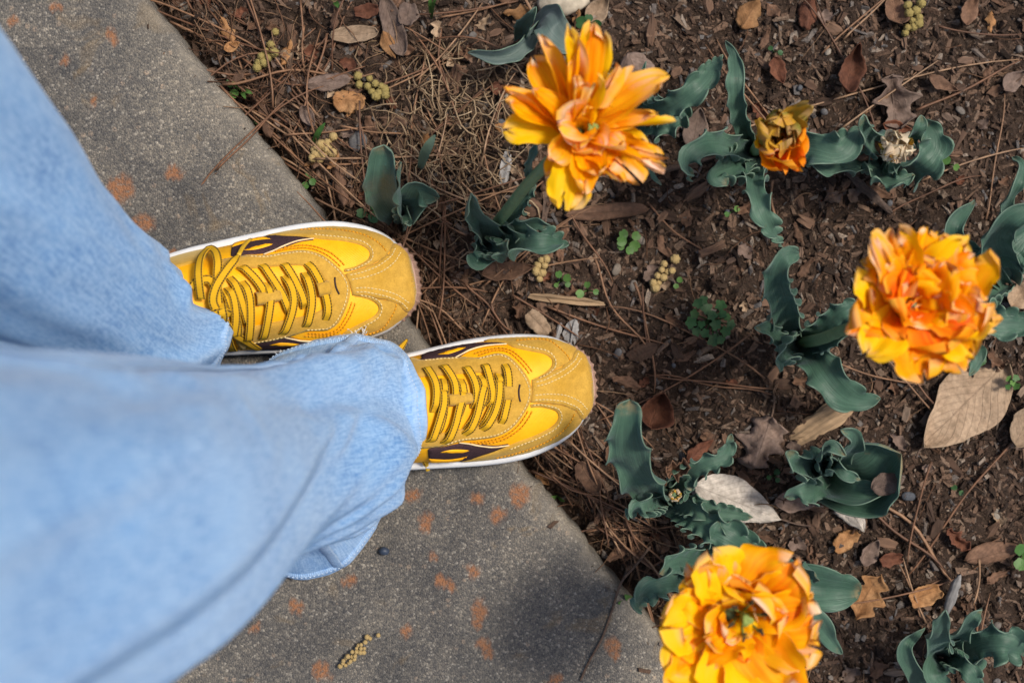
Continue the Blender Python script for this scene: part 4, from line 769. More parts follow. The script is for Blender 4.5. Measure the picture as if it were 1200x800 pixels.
# 4: half-open green and orange bud
t = tulip('tulip', 'tulip with a half open green and orange parrot bud', 884, 178)
stem(t, [(884,178,.0),(888,172,.08),(893,163,.14),(897,158,.165)], .0045)
leaf(t, [(880,176,.01),(870,140,.07),(866,100,.10),(862,70,.09),(850,48,.07)], 26, .35, 3, .8, roll=30, blunt=.9)
leaf(t, [(878,178,.01),(850,172,.07),(822,175,.10),(806,190,.10),(808,212,.075)], 38, .6, 3, .7, roll=15)
leaf(t, [(878,182,.01),(862,192,.05),(840,205,.07),(852,218,.07)], 42, .7, 3, .4)
leaf(t, [(882,184,.01),(886,210,.06),(893,240,.09),(903,268,.08),(918,292,.05)], 30, .8, 4, .5, blunt=.9)
leaf(t, [(888,180,.01),(920,166,.05),(955,168,.09),(985,176,.10),(1008,150,.09)], 46, .75, 3.2, .55)
S4 = S(.18) * 1.04; F4 = P(897, 158, .160)
flower_head(t, F4, [(az, d * S4, wd * 1.15, 68, th + 8, mt, {'cup': 1.0, 'rag': .14, 'twist': tw * 1.5, 'curl': cu + 15}) for az, d, wd, th, mt, tw, cu in [
 (140,40,.030,85,'petal_green',10,20),(175,36,.030,90,'petal_green',-15,10),(205,38,.028,80,'petal_green',20,30),(100,38,.026,75,'petal_green',0,20),(60,50,.022,60,'petal_green',15,10),(30,38,.028,85,'petal_green',-10,30),(0,36,.026,95,'petal_green',10,10),
 (300,44,.030,55,'petal_red',0,-20),(275,46,.022,50,'petal_red',20,-20),(325,36,.026,70,'petal_red',-20,10),(340,28,.020,85,'petal_pale',0,40),(90,20,.018,95,'petal_red',0,20),(180,18,.018,100,'petal_green',10,20),(250,34,.020,75,'petal_pale',20,20),(45,22,.022,95,'petal_green',0,40),(290,20,.022,100,'petal_green',0,30)]], tilt_to=math.radians(-60), tilt=10, seed=4, hr=.007)
# 5: dried bud
t = tulip('tulip', 'tulip with a round dried cream bud cupped by ruffled leaves', 1040, 182)
stem(t, [(1040,182,.0),(1041,180,.05),(1041,178,.08),(1042,177,.105)], .0045)
leaf(t, [(1044,184,.01),(1062,196,.06),(1082,192,.09),(1096,170,.09),(1084,140,.085)], 46, .6, 3.2, .7, roll=-12)
leaf(t, [(1036,178,.01),(1020,165,.08),(1012,148,.11),(1012,134,.115)], 36, .6, 2.5, .8, roll=18)
leaf(t, [(1036,184,.01),(1000,195,.06),(965,196,.08),(934,188,.06)], 34, .7, 3, .7, roll=-12)
leaf(t, [(1034,182,.01),(990,182,.04),(960,180,.05),(940,192,.04)], 30, .5, 3, .6)
leaf(t, [(1040,188,.01),(1030,203,.06),(1048,213,.08),(1072,205,.08)], 34, .9, 3.5, .7)
leaf(t, [(1046,180,.01),(1060,165,.07),(1075,152,.10),(1080,135,.10)], 30, .6, 3, .7)
S5 = S(.12); F5 = P(1042, 177, .102)
flower_head(t, F5, [(i * 51 + 10 * (i % 3), (22 + 3 * (i % 3)) * S5, .022, 66, 112, 'petal_dry', {'cup': .9, 'rag': .35, 'curl': 30, 'twist': 12 * (-1) ** i}) for i in range(7)] + [(i * 72, (12 + i % 2 * 5) * S5, .016, 88, 112, 'petal_dry', {'cup': .9, 'rag': .4, 'curl': 40, 'twist': 25 * (-1) ** i}) for i in range(5)] + [(i * 60 + 30, 23 * S5, .016, 60, 96, 'petal_dry' if i % 3 else 'petal_green', {'cup': .8, 'rag': .3}) for i in range(6)], seed=5, hr=.006)
# plants without an open flower
t = tulip('tulip', 'flowerless tulip with two broad upright leaves right above the left toe cap', 468, 258)
leaf(t, [(466,258,.01),(458,240,.07),(452,205,.12),(450,170,.14)], 46, .12, 1.5, .7, roll=15, blunt=.22)
leaf(t, [(468,258,.01),(470,235,.09),(468,210,.13),(470,190,.15)], 24, .5, 2.5, .6, roll=70)
leaf(t, [(474,258,.01),(484,240,.06),(490,222,.08),(514,232,.07)], 44, .35, 2, .7, roll=-10)
leaf(t, [(470,260,.01),(474,250,.05),(480,262,.06),(474,262,.065)], 20, .5, 2, .6)
t = tulip('tulip', 'grey green fading tulip leaves lying at the top edge left of the open flower', 628, 36)
leaf(t, [(632,30,.01),(618,44,.04),(598,60,.05),(574,66,.05),(548,62,.04)], 24, .2, 2, .9, roll=25, blunt=.9, mat='leafgrey')
leaf(t, [(626,36,.01),(640,28,.05),(650,38,.06),(679,58,.04)], 44, .1, 1.2, .35, mat='leafgrey', blunt=.7)
leaf(t, [(610,46,.01),(616,30,.06),(622,18,.09),(628,8,.10)], 22, .2, 1.5, .8, roll=-30)
t = tulip('tulip', 'tulip leaves with a toothed wavy edge showing behind the open flower', 742, 138)
leaf(t, [(745,140,.01),(775,128,.06),(805,108,.085),(828,90,.08),(847,64,.06)], 34, .7, 5, .5, blunt=.9)
leaf(t, [(745,142,.01),(765,138,.04),(785,130,.05),(806,112,.05)], 52, .6, 4, .35)
leaf(t, [(740,138,.01),(730,112,.06),(718,98,.09),(708,86,.10)], 26, .7, 3.5, .7)
leaf(t, [(744,136,.01),(748,118,.05),(751,95,.08),(757,72,.07)], 9, .1, 1, .5, roll=50)
leaf(t, [(742,146,.01),(755,175,.04),(765,205,.05),(775,217,.05)], 10, .6, 3, .6)
t = tulip('tulip', 'tulip leaves at the right edge behind the full orange flower', 1182, 330)
leaf(t, [(1184,318,.01),(1172,260,.06),(1186,222,.10),(1196,196,.10),(1186,184,.09)], 26, .35, 2, .7, roll=-20)
leaf(t, [(1180,326,.01),(1168,290,.07),(1180,262,.12),(1214,240,.13)], 50, .3, 2, .8, roll=20)
leaf(t, [(1180,330,.01),(1165,310,.04),(1180,285,.06),(1215,262,.06)], 66, .35, 3, .4)
leaf(t, [(1178,334,.01),(1150,360,.05),(1165,378,.07),(1212,382,.06)], 44, .6, 3.5, .5, roll=-15)
leaf(t, [(1175,332,.01),(1140,300,.05),(1118,268,.09),(1142,234,.07)], 34, .15, 1.2, .9, roll=12, blunt=.9)
leaf(t, [(1170,345,.01),(1140,390,.04),(1146,420,.05),(1136,440,.05)], 24, .5, 3, .5)
t = tulip('tulip', 'tulip with wavy leaves and a tiny pinkish bud beside the silvery leaf', 782, 588)
leaf(t, [(776,590,.01),(756,575,.06),(742,545,.11),(738,505,.15),(738,468,.155)], 60, .4, 2, .55, roll=25, blunt=.35)
leaf(t, [(782,582,.01),(800,562,.06),(826,545,.085),(850,532,.085),(857,508,.07)], 30, .8, 5, .65, blunt=.8)
leaf(t, [(780,586,.01),(765,588,.06),(750,592,.08),(734,604,.06)], 26, 1.1, 4, .5)
leaf(t, [(784,592,.01),(815,606,.05),(850,622,.07),(880,640,.06),(902,652,.05)], 44, .8, 5, .45, blunt=.8)
leaf(t, [(786,588,.01),(812,590,.05),(838,602,.06),(882,606,.045)], 30, .5, 4, .5, blunt=.9)
leaf(t, [(782,584,.01),(795,570,.05),(805,560,.07),(812,575,.07)], 26, .8, 3, .7)
stem(t, [(784,588,.0),(787,584,.03),(789,581,.05),(790,579,.062)], .0035)
flower_head(t, P(790, 579, .06), [(i * 60, 9 * S(.07), .010, 75, 112, 'petal_dry' if i % 2 else 'petal_green', {'cup': .9, 'rag': .15, 'curl': 25}) for i in range(6)], seed=9, hr=.004)
t = tulip('tulip', 'flowerless tulip with one large cupped leaf between the crumpled and tan leaves', 968, 548)
leaf(t, [(968,550,.01),(988,556,.035),(1014,552,.055),(1038,542,.075),(1056,532,.095)], 100, .05, 1.5, .80, roll=6, blunt=.25)
leaf(t, [(970,556,.01),(985,572,.05),(1010,580,.07),(1040,574,.075)], 40, .12, 1.5, .6, roll=20, blunt=.6)
leaf(t, [(966,546,.01),(990,530,.08),(1000,512,.11),(985,503,.115)], 34, .3, 1.6, .7, roll=-12)
leaf(t, [(962,548,.01),(945,545,.06),(930,540,.09),(922,528,.09)], 44, .7, 3, .75)
leaf(t, [(964,552,.01),(955,568,.05),(938,574,.07),(920,582,.06)], 40, .4, 2, .6, roll=10)
leaf(t, [(966,544,.01),(965,532,.08),(972,520,.11),(992,534,.115)], 28, .6, 2, 1.0)
leaf(t, [(970,548,.01),(980,545,.09),(990,555,.11),(1008,562,.10)], 22, .6, 2.5, .8)
leaf(t, [(966,547,.01),(970,543,.07),(974,538,.11),(973,535,.13)], 14, .2, 1, 1.4)
t = tulip('tulip', 'flowerless tulip at the bottom right with one long ruffled leaf', 1104, 762)
leaf(t, [(1086,800,.01),(1068,785,.06),(1060,755,.09),(1084,735,.07)], 26, .15, 1.2, .8, roll=15, blunt=.9)
leaf(t, [(1100,768,.01),(1094,755,.08),(1102,732,.13),(1108,714,.15)], 36, .5, 1.8, .7, roll=20)
leaf(t, [(1106,762,.01),(1120,745,.07),(1138,724,.10),(1150,712,.095)], 26, .5, 2, .7)
leaf(t, [(1108,766,.01),(1140,755,.06),(1175,755,.085),(1206,764,.07)], 48, .85, 3.2, .5)
leaf(t, [(1106,770,.01),(1120,778,.06),(1134,786,.08),(1150,806,.07)], 26, .8, 3.5, .6)
leaf(t, [(1100,772,.01),(1096,782,.06),(1098,795,.07),(1112,806,.06)], 34, .3, 2, .5)

# ------------------------------------------------------------------ fallen leaves
def dead(name, label, px, py, L, W, ang, mat, kind='oval', curl=.3, cross=.25, rag=.06, group=None, petiole=0, lift=.004, seed=0, cat='leaf', mesh_only=False):
    rs = np.random.default_rng(seed + int(px * 7 + py)); nu, nv = (22, 11) if L > 26 else (12, 7); u = np.linspace(0, 1, nu); v = np.linspace(-1, 1, nv); U, V_ = np.meshgrid(u, v, indexing='ij'); s_ = S(0); l, wd = L * s_, W * s_
    if kind == 'oval': wp = np.sin(np.clip(u, 0, 1) ** .85 * PI) ** .75 * (1 - .25 * u)
    elif kind == 'strap': wp = np.clip(np.sin(u * PI), 0, 1) ** .4
    elif kind == 'lobed': wp = np.sin(u * PI) ** .6 * (1 + .42 * np.sin(u * 3.2 * 2 * PI + rs.uniform(0, 6)))
    elif kind == 'maple': wp = (np.sin(u * PI) ** .45) * (1 + .35 * np.sin(u * 2.4 * 2 * PI + 1.2) + .15 * np.sin(u * 31))
    else: wp = np.clip(np.sin(np.clip(u * .86 + .08, 0, 1) * PI), 0, 1) ** .45
    wp = wp / np.abs(wp).max(); ph = rs.uniform(0, 40, 6); rg = 1 + rag * 2.4 * np.where(V_ > 0, vn(U * 6 + ph[0], U * 0, 1), vn(U * 6 + ph[1], U * 0, 2)) + rag * vn(U * 15 + ph[0], np.sign(V_) * 3., 4)
    x = (U - .5) * l * (1 + rag * .8 * vn(V_ * 2.3 + ph[2], U * 0, 3) * np.abs(U - .5) * 2); y = V_ * wp[:, None] * rg * wd / 2
    z = curl * l * .5 * ((U - .5) * 2) ** 2 * (.4 + .4 * rs.random()) + cross * wd * .5 * np.abs(V_) ** 1.5 * rs.choice([1., 1., -.6]) + (.06 + .5 * rag) * wd * fbm(U * 3.2 + ph[3], V_ * 1.6 + ph[4], 5, 3) * 1.4
    z = z - z.min() - .12 * (z.max() - z.min()); G = np.stack([x, y, z], -1).reshape(-1, 3); uv = np.stack([U.ravel(), V_.ravel() / 2 + .5], 1)
    me = mesh(name, G, gridf(nu, nv), MT[mat], uv=uv)
    if mesh_only: return me
    p = P(px, py, .01); zb = SLAB if edge_d(p[0], p[1]) < 0 else float(soil_z(p[0], p[1])); o = link(name, me, None, (p[0], p[1], zb + lift), (rs.normal(0, .09), rs.normal(0, .09), math.radians(ang))); tag(o, label, cat, group)
    sm = o.modifiers.new('thickness', 'SOLIDIFY'); sm.thickness = .0005; sm.offset = 0
    if petiole:
        q = np.array([(l * .47, 0, float(G[:, 2].mean())), (l * .5 + petiole * s_ * .5, .001, .002), (l * .5 + petiole * s_, .004, .0)]); V, F, uv2 = tube(spline(q, 8), [.0009] * 8, 5); link('petiole', mesh('petiole', V, F, MT['twig'], uv=uv2), o)
    return o
LV = [
 ('big tan oval leaf with visible veins below the orange flower', 1130,476,138,76,223,'d_tan','oval',.22,.2,.04,14),
 ('grey tan leaf cut by the right edge of the picture', 1204,494,66,36,60,'d_tan','oval',.2,.2,.05,0),
 ('flat silvery leaf with dark spots beside the tulip with the tiny bud', 862,587,108,52,-22,'d_silver','oval',.08,.12,.03,40),
 ('crumpled grey brown leaf left of the weathered wood chip', 893,518,66,64,70,'d_mauve','maple',.5,.5,.30,24),
 ('small silvery torn leaf below the large cupped tulip leaf', 998,598,56,30,-58,'d_silver','oval',.2,.3,.12,0),
 ('reddish brown leaf half under the large cupped tulip leaf', 938,585,62,26,8,'d_mauve','oval',.3,.3,.05,0),
 ('long narrow brown leaf directly below the open yellow flower', 712,247,98,19,4,'d_brown','strap',.18,.5,.04,0),
 ('curled chestnut brown leaf in the bare soil near the top right', 996,84,58,30,78,'d_red','oval',.5,.5,.15,0),
 ('crumpled brown maple leaf above the dried cream bud', 1050,118,58,52,-80,'d_mauve','maple',.4,.3,.25,16),
 ('tan curled leaf at the top edge right of the open flower', 880,15,40,28,60,'d_orange','oval',.5,.5,.12,0),
 ('dark curled leaf at the top edge beside the tan one', 948,16,38,20,80,'d_red','strap',.5,.8,.15,0),
 ('small dark red leaf above the half open bud', 912,82,32,18,-70,'d_red','oval',.3,.4,.12,0),
 ('pale tan lance shaped leaf among pine needles at the top', 415,40,58,20,4,'d_tan','strap',.15,.25,.03,0),
 ('tall greyish brown leaf standing at the top edge among needles', 462,32,74,24,-72,'d_mauve','strap',.2,.4,.05,0),
 ('grey ribbed fan shaped leaf at the top edge', 478,17,26,24,80,'d_mauve','blunt',.3,.3,.08,0),
 ('small orange brown leaf under the tall greyish one', 456,54,34,17,-65,'d_orange','oval',.3,.4,.05,0),
 ('dark red brown leaf scrap at the top edge by the lance leaf', 430,13,28,17,5,'d_red','blunt',.3,.3,.1,0),
 ('orange tan broken leaf beside a green catkin cluster', 410,118,36,28,-10,'d_orange','blunt',.35,.3,.14,0),
 ('long brown leaf under needles beside the orange tan one', 385,96,52,20,8,'d_mauve','strap',.2,.3,.06,0),
 ('brown strap leaf lying along the concrete edge', 310,138,48,15,-78,'d_brown','strap',.2,.6,.05,0),
 ('brown twisted leaf just above the left toe', 399,216,52,16,-78,'d_brown','strap',.25,.7,.1,0),
 ('small grey tan leaf above the tan catkins', 362,137,28,16,-60,'d_mauve','oval',.3,.3,.08,0),
 ('small shiny orange brown oval leaf near the concrete edge at top left', 271,53,20,12,25,'d_orange','oval',.3,.4,.02,0),
 ('mauve brown toothed leaf behind the open yellow flower', 748,90,58,44,-65,'d_mauve','oval',.15,.15,.1,0),
 ('brown leaf tucked under the wavy leaves right of the open flower', 786,140,44,26,60,'d_mauve','oval',.2,.3,.05,0),
 ('brown oval leaf left of the half open bud', 817,150,50,28,80,'d_mauve','oval',.2,.25,.05,0),
 ('long brown leaf at the lower right edge', 1170,650,82,26,8,'d_brown','oval',.25,.5,.06,0),
 ('small star shaped red brown leaf in the lower right soil', 1123,632,34,22,-40,'d_red','maple',.4,.4,.25,0),
 ('tan orange leaf above the bottom right tulip', 1086,698,38,26,25,'d_orange','blunt',.25,.3,.12,0),
 ('pale orange lobed oak leaf right of the bottom flower', 1016,698,58,44,60,'d_orange','lobed',.2,.2,.18,0),
 ('orange brown leaf scrap right of the bottom flower leaves', 992,634,34,22,30,'d_orange','blunt',.35,.4,.18,0),
 ('brown leaf scrap below the silvery torn leaf', 1022,648,34,20,60,'d_mauve','oval',.35,.4,.12,0),
 ('curled brown leaf scrap near the oak leaf', 1046,656,26,18,10,'d_red','blunt',.5,.5,.15,0),
 ('tan angular leaf piece between the two sneaker toes', 631,378,34,22,-48,'d_tan','blunt',.15,.15,.1,0),
 ('dark brown cupped leaf beside the tall tulip leaf', 768,482,44,40,70,'d_red','oval',.5,.9,.1,0),
 ('brown crumpled clump lying inside the tulip leaves', 781,543,28,24,10,'d_brown','maple',.8,.8,.35,0),
 ('dark dried flower scrap inside the tulip leaves', 762,562,18,16,40,'d_brown','maple',.8,.8,.35,0),
 ('brown leaf inside the ruffled leaves of the dried bud', 1003,184,46,24,5,'d_brown','oval',.2,.3,.05,0),
 ('orange brown leaf under the leaves of the open tulip', 596,318,62,22,8,'d_brown','oval',.2,.3,.12,0),
 ('reddish leaf scrap above the dried bud leaves', 1052,148,34,14,-10,'d_red','oval',.3,.4,.1,0),
 ('grey leaf at the right edge near the top', 1193,92,34,20,40,'d_mauve','oval',.3,.3,.08,0),
 ('dark brown leaf left of the pine needles at top right', 1105,98,38,16,-25,'d_brown','oval',.3,.3,.08,0),
 ('tan leaf cut by the top edge above the full flower', 1138,10,40,20,70,'d_brown','oval',.3,.4,.1,0),
 ('large dark leaf at the top edge beside the catkins', 1052,10,44,28,100,'d_brown','oval',.4,.5,.12,0),
 ('pale leaf standing at the top edge left of the dark curled one', 700,12,40,24,55,'d_tan','oval',.3,.4,.05,0),
 ('brown leaf scrap left of the upright tulip leaf', 720,526,40,18,70,'d_brown','oval',.3,.4,.12,0),
 ('reddish brown leaf behind the upright tulip leaf', 820,528,40,16,40,'d_red','oval',.4,.5,.12,0),
 ('brown leaf along the concrete edge below the right sneaker', 690,560,44,24,-55,'d_brown','strap',.3,.4,.1,0),
 ('small pink tan leaf at the concrete edge below the right toe', 637,564,20,12,-40,'d_orange','oval',.4,.5,.06,0),
 ('grey tan leaf inside the cupped tulip leaf', 1014,556,38,26,20,'d_mauve','oval',.15,.2,.06,0),
 ('reddish leaf at the right edge beside the tulip leaves', 1186,265,30,30,30,'d_red','oval',.3,.3,.1,0),
 ('tan leaf at the right edge below the tulip leaves', 1196,345,36,30,50,'d_tan','oval',.3,.3,.1,0),
]
LIFT = {'brown crumpled clump lying inside the tulip leaves': .075, 'dark dried flower scrap inside the tulip leaves': .055, 'brown leaf inside the ruffled leaves of the dried bud': .055, 'grey tan leaf inside the cupped tulip leaf': .085}
for lb, px, py, L_, W_, an, mt, kd, cu, cr, rg, pe in LV: dead('dead_leaf', lb, px, py, L_, W_, an, mt, kd, cu * 1.3, cr * 1.4, rg + .045, 'fallen leaves on the bed', pe, lift=LIFT.get(lb, .0105 if L_ > 90 else .0075))
rs = np.random.default_rng(12)
frag = [dead('leaf_fragment', '', 0, 0, L_, W_, 0, mt, kd, .5, .6, .42, mesh_only=True, seed=i) for i, (L_, W_, mt, kd) in enumerate([(22,12,'d_brown','oval'),(18,13,'d_mauve','blunt'),(26,11,'d_orange','strap'),(16,10,'d_red','blunt'),(24,15,'d_mauve','oval'),(17,12,'d_tan','blunt'),(28,9,'d_brown','strap'),(20,14,'d_brown','maple')])]
def bed_spot(rs, near=None):
    while 1:
        px, py = rs.uniform(180, 1210), rs.uniform(-10, 810); p = P(px, py, 0)
        if edge_d(p[0], p[1]) < .012: continue
        if near is not None and rs.random() > np.exp(-edge_d(p[0], p[1]) / near) + .25: continue
        return p
PEND = []
def lay(name, me, p, rs, label, cat, group, lift=.003, tilt=.2, sc=(.75, 1.3)):
    z = float(soil_z(p[0], p[1])); o = link(name, me, None, (p[0], p[1], z + lift), (rs.normal(0, tilt), rs.normal(0, tilt), rs.uniform(0, 2 * PI))); k = rs.uniform(*sc); o.scale = (k, k, k); PEND.append((o, label)); return tag(o, label, cat, group)
for i in range(170): lay('leaf_fragment', frag[int(rs.choice(8, p=[.18, .16, .06, .1, .12, .06, .16, .16]))], bed_spot(rs, .35), rs, 'small dry leaf scrap', 'leaf scrap', 'leaf scraps on the soil')

for i in range(70):
    p = P(rs.uniform(255, 640), rs.uniform(0, 330), 0)
    if edge_d(p[0], p[1]) > .015: lay('leaf_fragment', frag[int(rs.integers(8))], p, rs, 'small dry leaf scrap', 'leaf scrap', 'leaf scraps on the soil', .005)

# bark chips and stones
def lump(L_, W_, T_, seed, sub=1, rough=.34):
    rs = np.random.default_rng(seed); bm = bmesh.new(); bmesh.ops.create_cube(bm, size=1.0); bmesh.ops.subdivide_edges(bm, edges=bm.edges, cuts=sub, use_grid_fill=True)
    for v in bm.verts: v.co = Vector((v.co.x * L_ * (1 + rs.normal(0, rough * .5)), v.co.y * W_ * (1 - .5 * abs(v.co.x) * 1.1) * (1 + rs.normal(0, rough)), v.co.z * T_ * (1 + rs.normal(0, rough)))) + Vector((rs.normal(0, rough * .1) * L_, rs.normal(0, rough * .2) * W_, 0))
    V = [tuple(v.co) for v in bm.verts]; F = [[v.index for v in f.verts] for f in bm.faces]; bm.free(); return V, F
chips = [mesh('bark_chip', *lump(*s_, seed=i), MT['chip'], smooth=False) for i, s_ in enumerate([(.014, .006, .003), (.010, .006, .003), (.018, .005, .003), (.008, .006, .004), (.012, .008, .003), (.021, .006, .004), (.009, .004, .003)])]
for i in range(280): lay('bark_chip', chips[int(rs.integers(7))], bed_spot(rs), rs, 'small brown bark chip', 'bark chip', 'bark chips on the soil', .0025, .25, (.6, 1.25))
def pebble(L_, W_, T_, seed):
    rs = np.random.default_rng(seed); bm = bmesh.new(); bmesh.ops.create_icosphere(bm, subdivisions=2, radius=.5); ph = rs.uniform(0, 20, 3)
    for v in bm.verts: c = v.co.copy(); k = 1 + .25 * float(fbm(c.x * 2.2 + ph[0], c.y * 2.2 + c.z * 1.7 + ph[1], 2, 2)); v.co = Vector((c.x * L_ * k, c.y * W_ * k, c.z * T_ * k))
    V = [tuple(v.co) for v in bm.verts]; F = [[v.index for v in f.verts] for f in bm.faces]; bm.free(); return V, F
peb = [mesh('pebble', *pebble(*s_, seed=i), MT['stone']) for i, s_ in enumerate([(.010, .008, .005), (.007, .006, .004), (.013, .009, .006), (.006, .005, .004), (.009, .007, .006)])]
for i in range(75): lay('pebble', peb[int(rs.integers(5))], bed_spot(rs), rs, 'small loose stone', 'stone', 'small stones in the soil', .002, .3, (.5, 1.0))
def single(name, V, F, mat, px, py, ang, label, cat, lift=.004, smooth=False, group=None, tilt=(0, 0)):
    p = P(px, py, .005); zb = SLAB if edge_d(p[0], p[1]) < 0 else float(soil_z(p[0], p[1])); return tag(link(name, mesh(name, V, F, MT[mat], smooth=smooth), None, (p[0], p[1], zb + lift), (tilt[0], tilt[1], math.radians(ang))), label, cat, group)
def splinter(L_, W_, T_, seed):
    rs = np.random.default_rng(seed); n, m = 16, 9; u = np.linspace(0, 1, n); a = np.linspace(0, 2 * PI, m, endpoint=False); wv = np.clip(np.sin(np.clip(u * .94 + .04, 0, 1) * PI), 0.05, 1) ** .35 * (1 + .3 * vn(u * 5 + seed * 3.3, u * 0))
    j = 1 + .22 * rs.normal(0, 1, m)[None] + .08 * rs.normal(0, 1, (n, m)); V = np.stack([(u[:, None] - .5) * L_ * (1 + .05 * rs.normal(0, 1, m)[None]), wv[:, None] * W_ / 2 * np.cos(a)[None] * j, wv[:, None] * T_ / 2 * np.sin(a)[None] * j], -1)
    return V.reshape(-1, 3), gridf(n, m, True).tolist() + [list(range(m))[::-1], [(n - 1) * m + i for i in range(m)]]
s0 = S(0)
single('wood_chip', *splinter(84 * s0, 26 * s0, .010, 1), 'wood', 965, 492, 32, 'weathered tan wood chip beside the large cupped tulip leaf', 'wood chip', .006)
single('wood_stick', *splinter(88 * s0, 8 * s0, .005, 2), 'wood', 664, 351, -6, 'short straight tan stick above the right sneaker toe', 'stick', .007)
single('wood_chip', *splinter(34 * s0, 14 * s0, .006, 3), 'greywood', 671, 391, 80, 'larger pale grey wood chip above the right sneaker toe', 'wood chip')
single('wood_chip', *splinter(24 * s0, 9 * s0, .005, 4), 'greywood', 654, 390, 75, 'smaller pale grey wood chip above the right sneaker toe', 'wood chip')
single('wood_chip', *splinter(36 * s0, 18 * s0, .006, 5), 'chip', 752, 411, 20, 'reddish brown wood chip right of the right sneaker toe', 'wood chip')
single('wood_chip', *splinter(40 * s0, 11 * s0, .006, 6), 'greywood', 592, 196, 80, 'pale snail like wood chip below the open flower', 'wood chip')
single('twig', *splinter(72 * s0, 11 * s0, .008, 7), 'twig', 1018, 226, -42, 'thick dark twig below the dried bud', 'twig', .006)
single('twig', *splinter(110 * s0, 9 * s0, .006, 8), 'twig', 788, 196, 14, 'dark twig reaching out right of the open flower', 'twig', .006)
single('twig', *splinter(60 * s0, 8 * s0, .006, 9), 'twig', 640, 238, 82, 'curved dark twig below the open flower', 'twig', .006)
single('dead_shoot', *splinter(52 * s0, 12 * s0, .008, 10), 'greywood', 1113, 694, 78, 'pale grey dead shoot standing above the bottom right tulip', 'dead shoot', .014, True, tilt=(0, -.35))
single('pale_stone', *pebble(62 * s0, 34 * s0, .018, 11), 'palestone', 660, 4, 8, 'pale tan stone at the top edge above the grey leaves', 'stone', .008, True)
single('slate_stone', *pebble(26 * s0, 22 * s0, .008, 12), 'stone', 420, 166, 60, 'blue grey slate stone beside the tan catkins', 'stone', .006, True)
single('berry', *pebble(13 * s0, 10 * s0, .007, 13), 'berry', 453, 641, 0, 'small blue black dried berry on the concrete by the hem', 'berry', .005, True)

# pine needles: the large ones one by one
rs = np.random.default_rng(31)
def needle_mesh(l, bend, seed, r=.0008):
    q = np.random.default_rng(seed); n = 12; u = np.linspace(-.5, .5, n); an = bend * u + q.normal(0, .12) * np.sin(u * 7); x = np.cumsum(np.cos(an)) * l / (n - 1); y = np.cumsum(np.sin(an)) * l / (n - 1); x -= x.mean(); y -= y.mean(); z = .0015 + .004 * (u * 2) ** 2 * q.uniform(-.3, 1.0)
    V, F, uv = tube(np.stack([x, y, z], 1), r * np.array([1.35, 1.15] + [1] * 7 + [.95, .8, .4]), 5); return mesh('pine_needle', V, F, MT['needle'], uv=uv)
NM = [needle_mesh(l, b, i) for i, (l, b) in enumerate([(.06, .2), (.075, -.3), (.09, .5), (.11, -.6), (.13, .35), (.15, .8), (.05, .9), (.10, .05), (.12, -1.0), (.085, .1)])]
def w_needle(rs):
    while 1:
        if rs.random() < .50:
            a = rs.uniform(-.05, 1.1); d = abs(rs.normal(0, .03)) + .010 - (.018 if rs.random() < .16 else 0); q = E0 + ED * a + EN * d; x, y = q; an = EA + rs.normal(0, .45)
        elif rs.random() < .5:
            p = P(rs.uniform(240, 640), rs.uniform(0, 330), 0); x, y = p[:2]; an = rs.uniform(0, PI)
        else:
            p = P(rs.uniform(420, 1190), rs.uniform(0, 800), 0); x, y = p[:2]; an = rs.uniform(0, PI)
            if rs.random() > .55: continue
        if edge_d(x, y) > .010 or (edge_d(x, y) > -.02 and rs.random() < .25): return x, y, an
ND = 'thin brown pine needle'
def nd(o): PEND.append((o, ND)); return tag(o, ND, 'pine needle', 'fallen pine needles')
tw_ = None
for i in range(225):
    if tw_ is not None and rs.random() < .75: x, y, an = tw_[0] + rs.normal(0, .0016), tw_[1] + rs.normal(0, .0016), tw_[2] + rs.normal(0, .05); tw_ = None
    else: x, y, an = w_needle(rs); tw_ = (x, y, an)
    m_ = NM[int(rs.integers(10))]; z = max(float(surf_z(x + dx * .03 * math.cos(an), y + dx * .03 * math.sin(an))) for dx in (-1, 0, 1))
    nd(link('pine_needle', m_, None, (x, y, z + rs.uniform(.001, .009)), (rs.uniform(0, 6), rs.normal(0, .06), an)))
for a, b, th in [((850,155),(1195,58),1),((1075,130),(1200,70),1.3),((1100,30),(1200,42),1),((880,395),(700,500),1),((1010,570),(1125,678),2.0),((1000,582),(1110,668),1.6),((1200,500),(1060,680),1.2),((1090,540),(1060,660),1.1),((965,420),(1080,455),1),((905,210),(910,262),1.4),((560,300),(490,340),1.1),
                 ((345,60),(440,30),1.3),((385,40),(340,170),1.2),((360,70),(400,100),1.0),((260,95),(440,85),1.3),((265,90),(345,150),1.2),((335,160),(440,150),1.0),((300,60),(285,80),.9),((690,300),(760,420),1.2),((745,330),(772,460),1.2),((600,345),(680,395),1.1),((640,360),(780,405),1.2),((545,330),(600,390),1.2),((620,290),(560,380),1.1),
                 ((650,220),(720,330),1.1),((470,340),(560,395),1.0),((680,560),(730,650),1.2),((700,540),(712,640),1.1),((1150,655),(1145,710),1.2),((1040,250),(1150,200),1),((1080,210),(1200,170),1),((640,100),(560,60),1),((500,60),(480,150),1.1),((515,30),(518,110),1.1),((400,150),(480,160),1.0),((760,240),(830,300),1.0)]:
    p, q = P(*a, .008), P(*b, .008); c = (p + q) / 2; l = np.linalg.norm(q - p); z = max(float(soil_z(*(p[:2] * (1 - s_) + q[:2] * s_))) for s_ in (.1, .3, .5, .7, .9)); m_ = needle_mesh(l, rs.normal(0, .35), int(a[0] * 3 + b[1]), .0008 * th)
    nd(link('pine_needle', m_, None, (c[0], c[1], z + .003), (0, 0, math.atan2(q[1] - p[1], q[0] - p[0]))))
